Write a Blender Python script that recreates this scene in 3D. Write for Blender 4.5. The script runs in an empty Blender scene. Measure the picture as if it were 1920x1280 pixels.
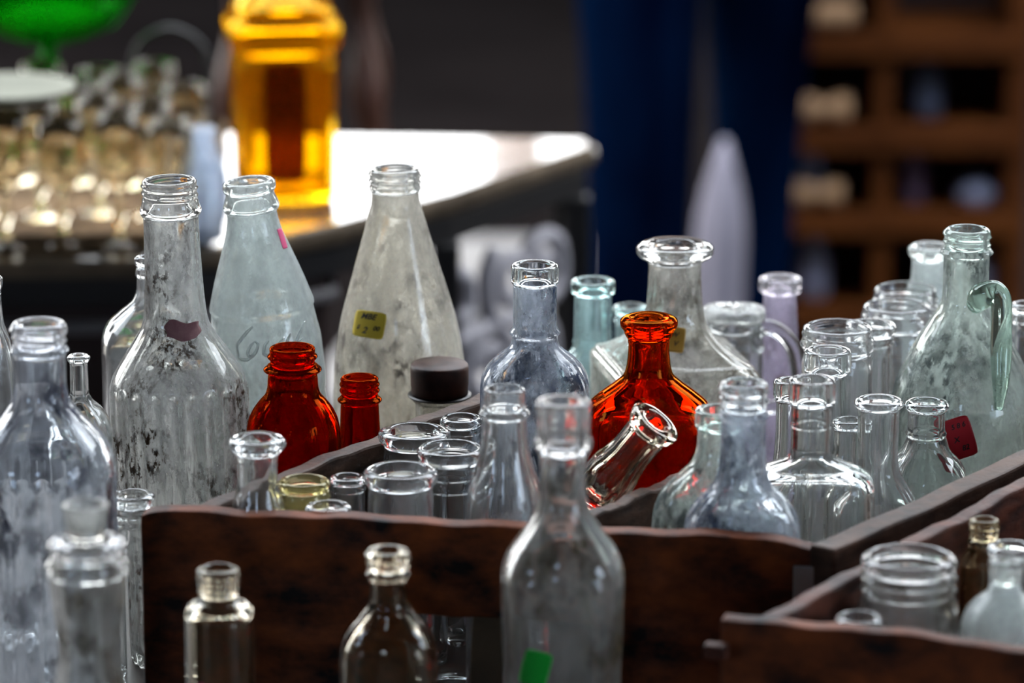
import bpy, bmesh, math, random
import numpy as np
from mathutils import Vector, Matrix
random.seed(7)
C = bpy.context.scene.collection
R = math.radians
SC = bpy.context.scene

# ---------------------------------------------------------------- camera, sky, exposure
H = 0.747            # camera height above the near table top (z = 0)
PITCH = R(15)
F = 8000.0           # focal length in pixels of the 1920 frame
cd = bpy.data.cameras.new('camera'); cam = bpy.data.objects.new('camera', cd); C.objects.link(cam)
cam.location = (0, 0, H); cam.rotation_euler = (R(75), 0, 0)
cd.sensor_width = 36; cd.lens = F / 1920 * 36
cd.clip_start = 0.05; cd.clip_end = 100
cd.dof.use_dof = True; cd.dof.focus_distance = 2.215; cd.dof.aperture_fstop = 0.150 / 0.024
cd.dof.aperture_blades = 0
SC.camera = cam
SC.view_settings.view_transform = 'Standard'; SC.view_settings.look = 'None'
SC.view_settings.gamma = 1; SC.view_settings.use_curve_mapping = False
SC.view_settings.exposure = 0.0
cy = SC.cycles
cy.max_bounces = 26; cy.transmission_bounces = 26; cy.glossy_bounces = 6; cy.diffuse_bounces = 3
cy.transparent_max_bounces = 16; cy.use_denoising = True
cy.sample_clamp_indirect = 6.0; cy.blur_glossy = 0.6
cy.caustics_reflective = True; cy.caustics_refractive = True

w = bpy.data.worlds.new('sky'); SC.world = w; w.use_nodes = True
nt = w.node_tree; nt.nodes.clear()
out = nt.nodes.new('ShaderNodeOutputWorld'); bg = nt.nodes.new('ShaderNodeBackground')
tc = nt.nodes.new('ShaderNodeTexCoord'); sp = nt.nodes.new('ShaderNodeSeparateXYZ')
rp = nt.nodes.new('ShaderNodeValToRGB')
nt.links.new(tc.outputs['Generated'], sp.inputs[0]); nt.links.new(sp.outputs['Z'], rp.inputs[0])
e = rp.color_ramp.elements
e[0].position = 0.0; e[0].color = (0.05, 0.045, 0.04, 1)
e[1].position = 0.03; e[1].color = (1.0, 0.98, 0.95, 1)
a = e.new(0.5); a.color = (0.86, 0.92, 1.0, 1)
# the sky opposite the bright side is bluer
mr = nt.nodes.new('ShaderNodeMapRange'); mr.inputs['From Min'].default_value = -0.1; mr.inputs['From Max'].default_value = -0.7
nt.links.new(sp.outputs['Y'], mr.inputs['Value'])
mixc = nt.nodes.new('ShaderNodeMix'); mixc.data_type = 'RGBA'; mixc.blend_type = 'MULTIPLY'
nt.links.new(mr.outputs[0], mixc.inputs[0]); nt.links.new(rp.outputs[0], mixc.inputs[6]); mixc.inputs[7].default_value = (0.60, 0.76, 1.0, 1)
nt.links.new(mixc.outputs[2], bg.inputs[0]); bg.inputs[1].default_value = 11.5
nt.links.new(bg.outputs[0], out.inputs[0])

# ---------------------------------------------------------------- helpers: projection
CP, SP_ = math.cos(PITCH), math.sin(PITCH)
def Pt(x, y, d):
    """point on the ray of pixel (x, y) at horizontal distance d"""
    u = (x - 960) / F; v = -(y - 640) / F
    dx, dy, dz = u, v * SP_ + CP, v * CP - SP_
    t = d / dy
    return Vector((dx * t, d, H + dz * t))
def Pz(x, y, z):
    """point on the ray of pixel (x, y) at height z"""
    u = (x - 960) / F; v = -(y - 640) / F
    dx, dy, dz = u, v * SP_ + CP, v * CP - SP_
    t = (z - H) / dz
    return Vector((dx * t, dy * t, z))
def scale_at(y, d):
    v = -(y - 640) / F
    return F / (d / (v * SP_ + CP))

# ---------------------------------------------------------------- helpers: materials
def nodes(name):
    m = bpy.data.materials.new(name); m.use_nodes = True
    t = m.node_tree; t.nodes.clear()
    o = t.nodes.new('ShaderNodeOutputMaterial')
    return m, t, o
def N(t, kind, **kw):
    n = t.nodes.new(kind)
    for k, v in kw.items():
        if k in n.inputs.keys(): n.inputs[k].default_value = v
        else: setattr(n, k, v)
    return n
def noise_fac(t, scale, lo, hi, detail=6, stretch=(1, 1, 1), seed=0.0, rough=0.6):
    tcn = N(t, 'ShaderNodeTexCoord'); mp = N(t, 'ShaderNodeMapping')
    mp.inputs['Scale'].default_value = stretch; mp.inputs['Location'].default_value = (seed, seed * 1.7, -seed)
    t.links.new(tcn.outputs['Object'], mp.inputs[0])
    no = N(t, 'ShaderNodeTexNoise', Scale=scale, Detail=detail, Roughness=rough)
    t.links.new(mp.outputs[0], no.inputs['Vector'])
    r = N(t, 'ShaderNodeMapRange'); r.clamp = True
    r.inputs['From Min'].default_value = lo; r.inputs['From Max'].default_value = hi
    t.links.new(no.outputs['Fac'], r.inputs['Value'])
    return r.outputs['Result']
def glass(name, color=(0.97, 0.98, 0.98), haze=0.1, haze_lo=0.0, hcol=(0.72, 0.73, 0.72), dirt=0.0, dcol=(0.10, 0.07, 0.045),
          scale=45, seed=0.0, rough=0.0, ior=1.47, stretch=(1, 1, 0.6), dscale=None, dlo=0.56):
    """old glass: clear dielectric under a patchy film of dust and mineral stain"""
    m, t, o = nodes(name)
    g = N(t, 'ShaderNodeBsdfGlass', Roughness=rough, IOR=ior); g.inputs['Color'].default_value = (*color, 1)
    dif = N(t, 'ShaderNodeBsdfDiffuse'); dif.inputs['Color'].default_value = (*hcol, 1)
    tr = N(t, 'ShaderNodeBsdfTranslucent'); tr.inputs['Color'].default_value = (*hcol, 1)
    mx = N(t, 'ShaderNodeMixShader'); mx.inputs[0].default_value = 0.55
    t.links.new(dif.outputs[0], mx.inputs[1]); t.links.new(tr.outputs[0], mx.inputs[2])
    fa = noise_fac(t, scale, 0.40, 0.62, stretch=stretch, seed=seed)
    fb = noise_fac(t, scale * 5, 0.40, 0.62, stretch=stretch, seed=seed + 3, detail=9, rough=0.7)
    ad = N(t, 'ShaderNodeMath', operation='MULTIPLY_ADD'); t.links.new(fa, ad.inputs[0]); ad.inputs[1].default_value = 0.55
    sc_ = N(t, 'ShaderNodeMath', operation='MULTIPLY'); t.links.new(fb, sc_.inputs[0]); sc_.inputs[1].default_value = 0.45
    t.links.new(sc_.outputs[0], ad.inputs[2]); f = ad.outputs[0]
    mul = N(t, 'ShaderNodeMapRange'); mul.inputs['To Min'].default_value = haze_lo; mul.inputs['To Max'].default_value = haze
    t.links.new(f, mul.inputs['Value'])
    m1 = N(t, 'ShaderNodeMixShader'); t.links.new(mul.outputs[0], m1.inputs[0])
    t.links.new(g.outputs[0], m1.inputs[1]); t.links.new(mx.outputs[0], m1.inputs[2])
    last = m1
    if dirt > 0:
        dd = N(t, 'ShaderNodeBsdfDiffuse'); dd.inputs['Color'].default_value = (*dcol, 1)
        f2 = noise_fac(t, dscale or scale * 3.2, dlo, dlo + 0.05, detail=12, stretch=(1, 1, 0.55), seed=seed + 11, rough=0.72)
        f3 = noise_fac(t, scale * 0.55, 0.47, 0.62, detail=3, seed=seed + 5)
        mm = N(t, 'ShaderNodeMath', operation='MULTIPLY'); t.links.new(f2, mm.inputs[0]); t.links.new(f3, mm.inputs[1])
        mm2 = N(t, 'ShaderNodeMath', operation='MULTIPLY'); t.links.new(mm.outputs[0], mm2.inputs[0]); mm2.inputs[1].default_value = dirt
        m2 = N(t, 'ShaderNodeMixShader'); t.links.new(mm2.outputs[0], m2.inputs[0])
        t.links.new(last.outputs[0], m2.inputs[1]); t.links.new(dd.outputs[0], m2.inputs[2]); last = m2
    t.links.new(last.outputs[0], o.inputs['Surface'])
    return m
def solid(name, color, rough=0.6, metal=0.0, coat=0.0, var=0.0, scale=30, col2=None, stretch=(1, 1, 1), trans=0.0, bump=0.0, spec=0.5):
    m, t, o = nodes(name)
    p = N(t, 'ShaderNodeBsdfPrincipled', Roughness=rough, Metallic=metal)
    p.inputs['Base Color'].default_value = (*color, 1); p.inputs['Coat Weight'].default_value = coat
    p.inputs['Specular IOR Level'].default_value = spec
    if col2:
        f = noise_fac(t, scale, 0.35, 0.65, stretch=stretch, detail=8)
        mc = N(t, 'ShaderNodeMix', data_type='RGBA'); t.links.new(f, mc.inputs[0])
        mc.inputs[6].default_value = (*color, 1); mc.inputs[7].default_value = (*col2, 1)
        t.links.new(mc.outputs[2], p.inputs['Base Color'])
        if bump:
            b = N(t, 'ShaderNodeBump', Strength=bump, Distance=0.001); t.links.new(f, b.inputs['Height']); t.links.new(b.outputs[0], p.inputs['Normal'])
    if trans:
        tl = N(t, 'ShaderNodeBsdfTranslucent'); tl.inputs['Color'].default_value = (*color, 1)
        mx = N(t, 'ShaderNodeMixShader'); mx.inputs[0].default_value = trans
        t.links.new(p.outputs[0], mx.inputs[1]); t.links.new(tl.outputs[0], mx.inputs[2]); t.links.new(mx.outputs[0], o.inputs[0])
    else:
        t.links.new(p.outputs[0], o.inputs[0])
    return m

M = {}
M['crate'] = solid('crate_wood', (0.003, 0.001, 0.0007), 0.62, col2=(0.19, 0.042, 0.007), scale=30, stretch=(1.0, 1.0, 1.7), bump=0.4, spec=0.25)
M['crate_side'] = solid('crate_side_wood', (0.014, 0.006, 0.003), 0.6, spec=0.3, col2=(0.085, 0.040, 0.022), scale=12, stretch=(3, 3, 9), bump=0.6)
M['crate_red'] = solid('crate_red_wood', (0.025, 0.006, 0.003), 0.6, spec=0.3, col2=(0.11, 0.026, 0.010), scale=12, stretch=(3, 3, 9), bump=0.6)
M['slat'] = solid('slat_wood', (0.10, 0.07, 0.04), 0.7, col2=(0.05, 0.035, 0.02), scale=30)
M['table'] = solid('table_wood', (0.03, 0.02, 0.014), 0.55, col2=(0.06, 0.04, 0.028), scale=8, stretch=(1, 6, 1))
M['zinc'] = solid('zinc', (0.25, 0.28, 0.28), 0.4, metal=0.8)
M['yellow'] = solid('sticker_yellow', (0.62, 0.47, 0.03), 0.6, trans=0.25)
M['ochre'] = solid('sticker_ochre', (0.55, 0.30, 0.03), 0.6, trans=0.2)
M['red'] = solid('sticker_red', (0.55, 0.008, 0.02), 0.6, trans=0.2)
M['maroon'] = solid('sticker_maroon', (0.16, 0.06, 0.07), 0.8, col2=(0.24, 0.12, 0.12), scale=120)
M['green'] = solid('sticker_green', (0.0, 0.42, 0.03), 0.6, trans=0.2)
M['pink'] = solid('sticker_pink', (0.9, 0.12, 0.3), 0.6, trans=0.3)
M['ink'] = solid('ink', (0.012, 0.01, 0.01), 0.6)
M['rustcap'] = solid('rusty_cap', (0.012, 0.003, 0.002), 0.5, col2=(0.055, 0.016, 0.008), scale=90, spec=0.3)
M['rubber'] = solid('rubber', (0.008, 0.007, 0.007), 0.4)
M['foil'] = glass('torn_plastic', (0.97, 0.98, 0.97), haze=0.75, haze_lo=0.08, hcol=(0.8, 0.8, 0.78), scale=60, seed=31.0, ior=1.3)

# ---------------------------------------------------------------- helpers: objects
def link(name, me, mat=None, parent=None, smooth=True):
    o = bpy.data.objects.new(name, me); C.objects.link(o)
    if mat: me.materials.append(mat)
    if smooth: me.polygons.foreach_set('use_smooth', [True] * len(me.polygons))
    if parent: o.parent = parent
    return o
def mesh(name, V, Fc, mat=None, parent=None, smooth=True):
    me = bpy.data.meshes.new(name); me.from_pydata([tuple(v) for v in V], [], Fc); me.update()
    return link(name, me, mat, parent, smooth)
def thing(name, label, cat, loc=(0, 0, 0), rot=(0, 0, 0), group=None):
    o = bpy.data.objects.new(name, None); C.objects.link(o); o.empty_display_size = 0.02
    o.location = loc; o.rotation_euler = rot; o['label'] = label; o['category'] = cat
    if group: o['group'] = group
    return o
def struct(o): o['kind'] = 'structure'; return o
def bm_obj(name, bm, mat, parent=None, smooth=False, bevel=0.0):
    bmesh.ops.recalc_face_normals(bm, faces=bm.faces)
    me = bpy.data.meshes.new(name); bm.to_mesh(me); bm.free()
    o = link(name, me, mat, parent, smooth)
    if bevel:
        b = o.modifiers.new('bevel', 'BEVEL'); b.width = bevel; b.segments = 2; b.limit_method = 'ANGLE'; b.angle_limit = R(40)
    return o
def add_box(bm, c, s, rotz=0.0):
    r = bmesh.ops.create_cube(bm, size=1.0)
    m = Matrix.Translation(c) @ Matrix.Rotation(rotz, 4, 'Z') @ Matrix.Diagonal((*s, 1))
    bmesh.ops.transform(bm, matrix=m, verts=r['verts'])
def box(name, c, s, mat, parent=None, rotz=0.0, bevel=0.002):
    bm = bmesh.new(); add_box(bm, c, s, rotz); return bm_obj(name, bm, mat, parent, bevel=bevel)

def pchip(s, y, q):
    s = np.asarray(s, float); y = np.asarray(y, float); h = np.diff(s); dl = np.diff(y) / h
    n = len(s); d = np.zeros(n)
    if n > 2:
        w1 = 2 * h[1:] + h[:-1]; w2 = h[1:] + 2 * h[:-1]
        ok = dl[:-1] * dl[1:] > 0
        den = np.where(ok, w1 / np.where(ok, dl[:-1], 1) + w2 / np.where(ok, dl[1:], 1), 1)
        d[1:-1] = np.where(ok, (w1 + w2) / den, 0)
    d[0] = dl[0]; d[-1] = dl[-1]
    i = np.clip(np.searchsorted(s, q, side='right') - 1, 0, n - 2)
    t = (q - s[i]) / h[i]; t2 = t * t; t3 = t2 * t
    return (2*t3-3*t2+1)*y[i] + (t3-2*t2+t)*h[i]*d[i] + (-2*t3+3*t2)*y[i+1] + (t3-t2)*h[i]*d[i+1]

class Glassware:
    """hollow blown vessel: profile of (screen y, radius px) rings turned into real metres at distance d"""
    def __init__(s, x, d, rings, base=0.0, wall=0.0026, sect=None, flute=None, thread=None, lean=0.0, seg=56, beads=None, wob=0.0):
        s.x, s.d, s.base, s.wall = x, d, base, wall
        s.top = Pt(x, rings[0][0], d); s.px = scale_at(rings[0][0], d)
        s.lean = lean; ca = math.cos(R(lean)); s.ca = ca
        s.h = (s.top.z - base) / ca
        s.seg = seg; s.flute, s.thread, s.beads, s.wob = flute, thread, beads, wob
        s.zr = [((Pt(x, y, d).z - base) / ca, r / s.px) for y, r in rings]
        s.sect = None
        if sect:
            y0, y1, fx, fy, n, rot = sect
            s.sect = (s.Z(y0), s.Z(y1), fx, fy, n, R(rot))
        zl, rl = s.zr[-1]
        if zl > 0.008: s.zr.append((0.007, rl))
        # outer samples, top -> bottom
        z = np.array([a for a, _ in s.zr]); r = np.array([b for _, b in s.zr])
        L = np.concatenate([[0], np.cumsum(np.hypot(np.diff(z), np.diff(r)) + 1e-7)])
        q = [0.0]; i = 0
        step_f = 0.0006
        zt = z[0]
        neck = 0.030
        while q[-1] < L[-1]:
            zz = np.interp(q[-1], L, z)
            fine = step_f if (zt - zz) < neck else 0.0018
            seglen = L[min(np.searchsorted(L, q[-1], side='right'), len(L) - 1)] - L[max(np.searchsorted(L, q[-1], side='right') - 1, 0)]
            if seglen > 0.03: fine = 0.004
            q.append(q[-1] + fine)
        q[-1] = L[-1]; q = np.array(q)
        s.oz = pchip(L, z, q); s.orr = pchip(L, r, q)
        srt = np.argsort(s.oz); s.iz, s.ir = s.oz[srt], s.orr[srt]
    def Z(s, y): return (Pt(s.x, y, s.d).z - s.base) / s.ca
    def rad(s, z): return float(np.interp(z, s.iz, s.ir))
    def shape(s, r, z, th, outer=True):
        r = r * np.ones_like(th)
        if outer and s.flute:
            k, amp, zf = s.flute[0], s.flute[1], s.Z(s.flute[2])
            edge = zf - 0.0015 * np.abs(np.cos(k * th / 2)) * 2
            m = np.clip((edge - z) / 0.0015, 0, 1)
            zb = s.Z(s.flute[3]) if len(s.flute) > 3 else -1
            m = m * (1.0 if z > zb else 0.0)
            r = r * (1 - amp * m * np.abs(np.sin(k * th / 2)) + amp * 0.35 * m)
        if outer and s.beads:
            k, amp, y0, per = s.beads; m = 1.0 if z < s.Z(y0) else 0.0
            r = r * (1 + amp * m * np.cos(k * th) * (0.55 + 0.45 * math.sin(2 * math.pi * z / per)))
        if outer and s.thread:
            y0, y1, pit, amp = s.thread; z0, z1 = s.Z(y0), s.Z(y1)
            if z1 - 0.002 < z < z0 + 0.002:
                p = pit / s.px; ph = ((z0 - z) / p - (th + 1.0) / (2 * math.pi)) % 1.0
                tt = (z0 - z) / max(z0 - z1, 1e-6)
                env = np.clip(min(tt, 1 - tt) * 8 + 0.4, 0, 1)
                r = r + amp / s.px * env * np.exp(-((ph - 0.5) / 0.16) ** 2)
        c, sn = np.cos(th), np.sin(th); X, Y = r * c, r * sn
        if s.wob:
            X = X * (1 + s.wob * math.sin(z * 90)); Y = Y * (1 + s.wob * math.cos(z * 70))
        if s.sect:
            z0, z1, fx, fy, n, rot = s.sect
            t = min(max((z0 - z) / (z0 - z1), 0), 1); wgt = t * t * (3 - 2 * t)
            g = 1 / (np.abs(c) ** n + np.abs(sn) ** n) ** (1 / n)
            g = 1 + (g - 1) * wgt
            X = r * g * c * (1 + (fx - 1) * wgt); Y = r * g * sn * (1 + (fy - 1) * wgt)
            if rot:
                X, Y = X * math.cos(rot) - Y * math.sin(rot), X * math.sin(rot) + Y * math.cos(rot)
        return X, Y
    def lathe(s, name, path, mat, parent, closed):
        """path: list of (z, r, outer)"""
        th = np.linspace(0, 2 * math.pi, s.seg, endpoint=False)
        V = []; Fc = []; n = s.seg
        for z, r, o in path:
            if r < 1e-6: V.append(np.array([[0, 0, z]])); continue
            X, Y = s.shape(r, z, th, o)
            V.append(np.stack([X, Y, np.full(n, z)], 1))
        off = np.concatenate([[0], np.cumsum([len(v) for v in V])])
        m = len(V)
        for i in range(m if closed else m - 1):
            j = (i + 1) % m; a, b = off[i], off[j]; la, lb = len(V[i]), len(V[j])
            for k in range(n):
                k2 = (k + 1) % n
                if la == 1: Fc.append((a, b + k2, b + k))
                elif lb == 1: Fc.append((a + k, a + k2, b))
                else: Fc.append((a + k, a + k2, b + k2, b + k))
        return mesh(name, np.concatenate(V), Fc, mat, parent)
    def inner_r(s, z):
        r = min(s.rad(z + k * 0.0012) for k in (-3, -2, -1, 0, 1, 2, 3))
        return max(r - s.wall, 0.0015)
    def build(s, name, label, cat, mat, group=None, split=None, lipmat=None, lip_in=None, azim=0.0):
        ax = Matrix.Rotation(R(s.lean), 4, 'Y'); v = ax @ Vector((0, 0, s.h))
        loc = s.top - v
        s.root = thing(name, label, cat, loc, (0, R(s.lean), 0), group)
        s.mat = mat
        zt = s.oz[0]; zs = s.Z(split) if split else None
        rl = s.orr[0]
        zref = (zs if zs else zt) - 0.004
        ri = (lip_in / s.px) if lip_in else s.inner_r(zref)
        ri = min(ri, rl - 0.0012)
        ro = min(0.0011, (rl - ri) * 0.42)
        rim = [(zt - ro * 1.0, ri, False), (zt - ro * 0.3, ri + ro * 0.3, False), (zt, ri + ro, False), (zt, rl - ro, True), (zt - ro * 0.3, rl - ro * 0.3, True)]
        outer = [(z, r, True) for z, r in zip(s.oz, s.orr) if z < zt - ro * 0.9]
        if zs:
            up = [p for p in outer if p[0] > zs + 0.0004]; rs = s.rad(zs + 0.0006)
            inn_z = np.linspace(zs, zt - ro * 1.4, 6)
            loop = rim + up + [(zs + 0.00025, rs - 0.0002, True), (zs, rs - 0.0006, True), (zs, ri + 0.0004, False)] + [(float(q), ri, False) for q in inn_z[1:]]
            # loop runs rim -> down outer -> up inner : reverse so normals face out
            s.lathe('lip', loop[::-1], lipmat or LIPM.get(mat.name, mat), s.root, True)
            ztop = zs - 0.00012; rb = s.rad(zs - 0.0008)
            low = [p for p in outer if p[0] < ztop - 0.0003]
            head = [(ztop, ri + 0.0003, False), (ztop, rb - 0.0003, True)]
        else:
            ztop = zt - ro; low = outer; head = rim
        # inner wall downwards
        zi = [ztop - 0.0005]
        while zi[-1] > 0.012: zi.append(zi[-1] - (0.0018 if zi[0] - zi[-1] < 0.12 else 0.004))
        inner = []
        for q in zi:
            r = s.inner_r(q)
            f = min(max((zi[0] - q) / 0.004, 0), 1)
            if q == zi[0]: r = ri
            else: r = ri + (r - ri) * f if f < 1 else r
            inner.append((q, r, False))
        rbm = s.zr[-1][1]
        bottom = [(0.003, rbm * 0.985, True), (0.0008, rbm * 0.94, True), (0.0, rbm * 0.85, True), (0.002, rbm * 0.6, True), (0.003, 0, True)]
        ibot = [(0.008, (rbm - s.wall) * 0.93, False), (0.0065, (rbm - s.wall) * 0.8, False), (0.0062, 0, False)]
        path = ibot[::-1] + inner[::-1] + head + low + bottom
        s.body = s.lathe('body', path[::-1], mat, s.root, False)
        return s
    def front(s, px, py, off=0.0003):
        """local point on the side facing the camera that projects near (px, py)"""
        tx = (px - s.x) / s.px; y = py
        if s.lean:
            tx -= math.tan(R(s.lean)) * (Pt(s.x, py, s.d).z - s.top.z)
        for _ in range(3):
            z = s.Z(y); r = s.rad(z)
            lo, hi = -math.pi, 0.0
            for _ in range(26):
                mid = (lo + hi) / 2
                X, Y = s.shape(r, z, np.array([mid]), False)
                if X[0] < tx: lo = mid
                else: hi = mid
            X, Y = s.shape(r, z, np.array([(lo + hi) / 2]), False)
            y = py + Y[0] * s.px * 0.262
        X, Y = float(X[0]), float(Y[0])
        nrm = Vector((X, Y, 0)).normalized()
        e = 0.001
        sl = (s.rad(z + e) - s.rad(z - e)) / (2 * e)
        nrm = (nrm + Vector((0, 0, -sl))).normalized()
        return Vector((X, Y, z)) + nrm * off, nrm
    def sticker(s, cx, cy, wd, ht, rot, mat, text=None, name='price_sticker', rough=0, tsize=14, label=None, shear=0.3, irregular=0):
        n = 14; V = []; Fc = []; cr, sr = math.cos(R(rot)), math.sin(R(rot))
        for lay in (0.00035, 0.00015):
            for j in range(n + 1):
                for i in range(n + 1):
                    u, v = -1 + 2 * i / n, -1 + 2 * j / n
                    uu = u * math.sqrt(1 - v ** 6 * 0.16); vv = v * math.sqrt(1 - u ** 6 * 0.16)
                    a, b = uu * wd / 2, vv * ht / 2
                    if irregular: a += irregular * math.sin(v * 4 + u); b += irregular * 1.2 * math.sin(u * 3.1 + 1)
                    V.append(s.front(cx + a * cr - b * sr, cy + a * sr + b * cr, lay)[0])
        k = (n + 1) ** 2
        for j in range(n):
            for i in range(n):
                a = j * (n + 1) + i
                Fc.append((a, a + n + 1, a + n + 2, a + 1)); a += k; Fc.append((a, a + 1, a + n + 2, a + n + 1))
        ring = [i for i in range(n)] + [n + j * (n + 1) for j in range(n)] + [n * (n + 1) + n - i for i in range(n)] + [(n - j) * (n + 1) for j in range(n)]
        for i in range(len(ring)):
            a, b = ring[i], ring[(i + 1) % len(ring)]; Fc.append((a, b, b + k, a + k))
        o = mesh(name, V, Fc, mat, s.root)
        if label: o['label'] = label
        if text:
            for tx, ty, ts, body in text:
                s.lettering(cx, cy, tx, ty, ts, body, rot, M['ink'], o, 'handwriting', 0.0006, shear)
        return o
    def lettering(s, cx, cy, tx, ty, ts, body, rot, mat, parent, name, off, shear=0.3, thick=0.0001):
        cu = bpy.data.curves.new('txt', 'FONT'); cu.body = body; cu.size = ts; cu.shear = shear; cu.align_x = 'CENTER'; cu.align_y = 'CENTER'
        cu.offset = ts * 0.025; cu.resolution_u = 3
        ob = bpy.data.objects.new('txt', cu); C.objects.link(ob)
        me = bpy.data.meshes.new_from_object(ob.evaluated_get(bpy.context.evaluated_depsgraph_get()))
        bpy.data.objects.remove(ob); bpy.data.curves.remove(cu)
        cr, sr = math.cos(R(rot)), math.sin(R(rot))
        for v in me.vertices:
            a, b = v.co.x + tx, -v.co.y + ty
            v.co = s.front(cx + a * cr - b * sr, cy + a * sr + b * cr, off)[0]
        me.name = name
        o = link(name, me, mat, parent, False); return o
    def stroke(s, name, polys, rpx, mat, parent=None):
        V = []; Fc = []
        for pl in polys:
            pts = []
            t = np.linspace(0, 1, 14)
            q = np.array(pl, float); k = np.linspace(0, 1, len(q))
            xs, ys = pchip(k, q[:, 0], t), pchip(k, q[:, 1], t)
            pts = [s.front(a, b, 0.00005) for a, b in zip(xs, ys)]
            for i, (p, nr) in enumerate(pts):
                tan = (pts[min(i + 1, 13)][0] - pts[max(i - 1, 0)][0]).normalized(); side = tan.cross(nr)
                rr = rpx / s.px * (0.35 + 0.65 * math.sin(math.pi * (i + 0.5) / 14))
                for a in range(6):
                    V.append(p + side * rr * math.cos(a * math.pi / 3) + nr * rr * 0.6 * math.sin(a * math.pi / 3))
            b0 = len(V) - 14 * 6
            for i in range(13):
                for a in range(6):
                    a2 = (a + 1) % 6; Fc.append((b0 + i*6 + a, b0 + i*6 + a2, b0 + (i+1)*6 + a2, b0 + (i+1)*6 + a))
            Fc.append(tuple(b0 + a for a in range(5, -1, -1))); Fc.append(tuple(b0 + 78 + a for a in range(6)))
        return mesh(name, V, Fc, mat, parent or s.root)

def tube(name, pts, rad, mat, parent=None, n=16, flat=1.0, res=8):
    """closed tube through pts (Vectors), radii list"""
    P = np.array([tuple(p) for p in pts]); k = np.linspace(0, 1, len(P)); t = np.linspace(0, 1, (len(P) - 1) * res + 1)
    Q = np.stack([pchip(k, P[:, i], t) for i in range(3)], 1); rr = pchip(k, np.array(rad, float), t)
    V = []; Fc = []; up = None
    for i in range(len(Q)):
        tan = Vector(Q[min(i + 1, len(Q) - 1)] - Q[max(i - 1, 0)]).normalized()
        if up is None: up = tan.orthogonal().normalized()
        up = (up - tan * up.dot(tan)).normalized(); side = tan.cross(up)
        for a in range(n):
            an = 2 * math.pi * a / n
            V.append(Vector(Q[i]) + (up * math.cos(an) + side * math.sin(an) * flat) * rr[i])
    for i in range(len(Q) - 1):
        for a in range(n):
            a2 = (a + 1) % n; Fc.append((i*n + a, i*n + a2, (i+1)*n + a2, (i+1)*n + a))
    Fc.append(tuple(range(n - 1, -1, -1))); Fc.append(tuple((len(Q) - 1) * n + a for a in range(n)))
    return mesh(name, V, Fc, mat, parent)
def turned(name, prof, mat, parent=None, seg=32, loc=(0, 0, 0), rot=None, flat=1.0):
    """solid turned shape from (z, r)"""
    V = []; Fc = []
    for z, r in prof:
        for k in range(seg):
            a = 2 * math.pi * k / seg; V.append((r * math.cos(a), r * math.sin(a) * flat, z))
    for i in range(len(prof) - 1):
        for k in range(seg):
            k2 = (k + 1) % seg; Fc.append((i*seg + k, i*seg + k2, (i+1)*seg + k2, (i+1)*seg + k))
    Fc.append(tuple(range(seg - 1, -1, -1))); Fc.append(tuple((len(prof) - 1) * seg + k for k in range(seg)))
    if prof[0][0] > prof[-1][0]: Fc = [f[::-1] for f in Fc]
    o = mesh(name, V, Fc, mat, parent); o.location = loc
    if rot: o.rotation_euler = rot
    return o
def lipband(y, r, h, nk, rd=3):
    """a rolled or banded lip: outer radius r, height h, ending in neck radius nk"""
    return [(y, r), (y + rd, r + 0.6), (y + h * 0.5, r + 1), (y + h - rd, r + 0.4), (y + h, r - rd * 0.5), (y + h + 2, nk + 1.5), (y + h + 6, nk)]
def roll(y, r, h, nk):
    return [(y, r * 0.93), (y + h * 0.15, r * 0.985), (y + h * 0.5, r), (y + h * 0.82, r * 0.975), (y + h, r * 0.9), (y + h * 1.15, nk + 2), (y + h * 1.4, nk)]
def bead(y, r, out, h):
    return [(y - h / 2 - 1.5, r), (y - h * 0.42, r + out * 0.45), (y, r + out), (y + h * 0.42, r + out * 0.45), (y + h / 2 + 1.5, r)]

# ---------------------------------------------------------------- the setting
FZ = -0.75
M['floor'] = solid('floor_concrete', (0.012, 0.009, 0.008), 1.0, col2=(0.020, 0.015, 0.013), scale=2.0, spec=0.0)
M['wallm'] = solid('wall_boards', (0.012, 0.008, 0.0065), 1.0, col2=(0.020, 0.0145, 0.012), scale=1.5, spec=0.05)
M['canopy'] = solid('shade_canopy_cloth', (0.03, 0.028, 0.026), 0.95)
M['dark'] = solid('shade_wall', (0.02, 0.017, 0.015), 0.95)
struct(box('floor', (0, 4.0, FZ - 0.05), (9.0, 14.0, 0.1), M['floor'], bevel=0))
struct(box('wall_back', (0, 8.6, 0.10), (9.0, 0.1, 1.7), M['wallm'], bevel=0))
struct(box('shade_canopy', (0, 0.75, 2.0), (9.0, 4.7, 0.06), M['canopy'], bevel=0))  # added unseen canopy, blocks the sky above the near table
struct(box('shade_canopy', (0, 6.9, 2.0), (9.0, 4.2, 0.06), M['canopy'], bevel=0))  # second added canopy shades the background; gap between them backlights the glass
struct(box('shade_wall_left', (-3.2, 2.0, 0.6), (0.08, 5.0, 2.74), M['dark'], bevel=0))  # unseen wall added to hold back sky on the left for contrast
struct(box('shade_wall_right', (3.4, 3.5, 0.6), (0.08, 6.0, 2.74), M['dark'], bevel=0))  # added likewise out of view on the right, keeps that side dark
bmw = bmesh.new()  # unseen wall added behind the camera, its opening shapes streak reflections
add_box(bmw, (0, -1.6, 1.65), (9.0, 0.08, 0.65)); add_box(bmw, (0, -1.6, 0.0), (9.0, 0.08, 1.5))
add_box(bmw, (-1.85, -1.6, 1.0), (2.7, 0.08, 1.0)); add_box(bmw, (1.7, -1.6, 1.0), (3.8, 0.08, 1.0))
struct(bm_obj('shade_wall_front', bmw, M['dark']))

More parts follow.
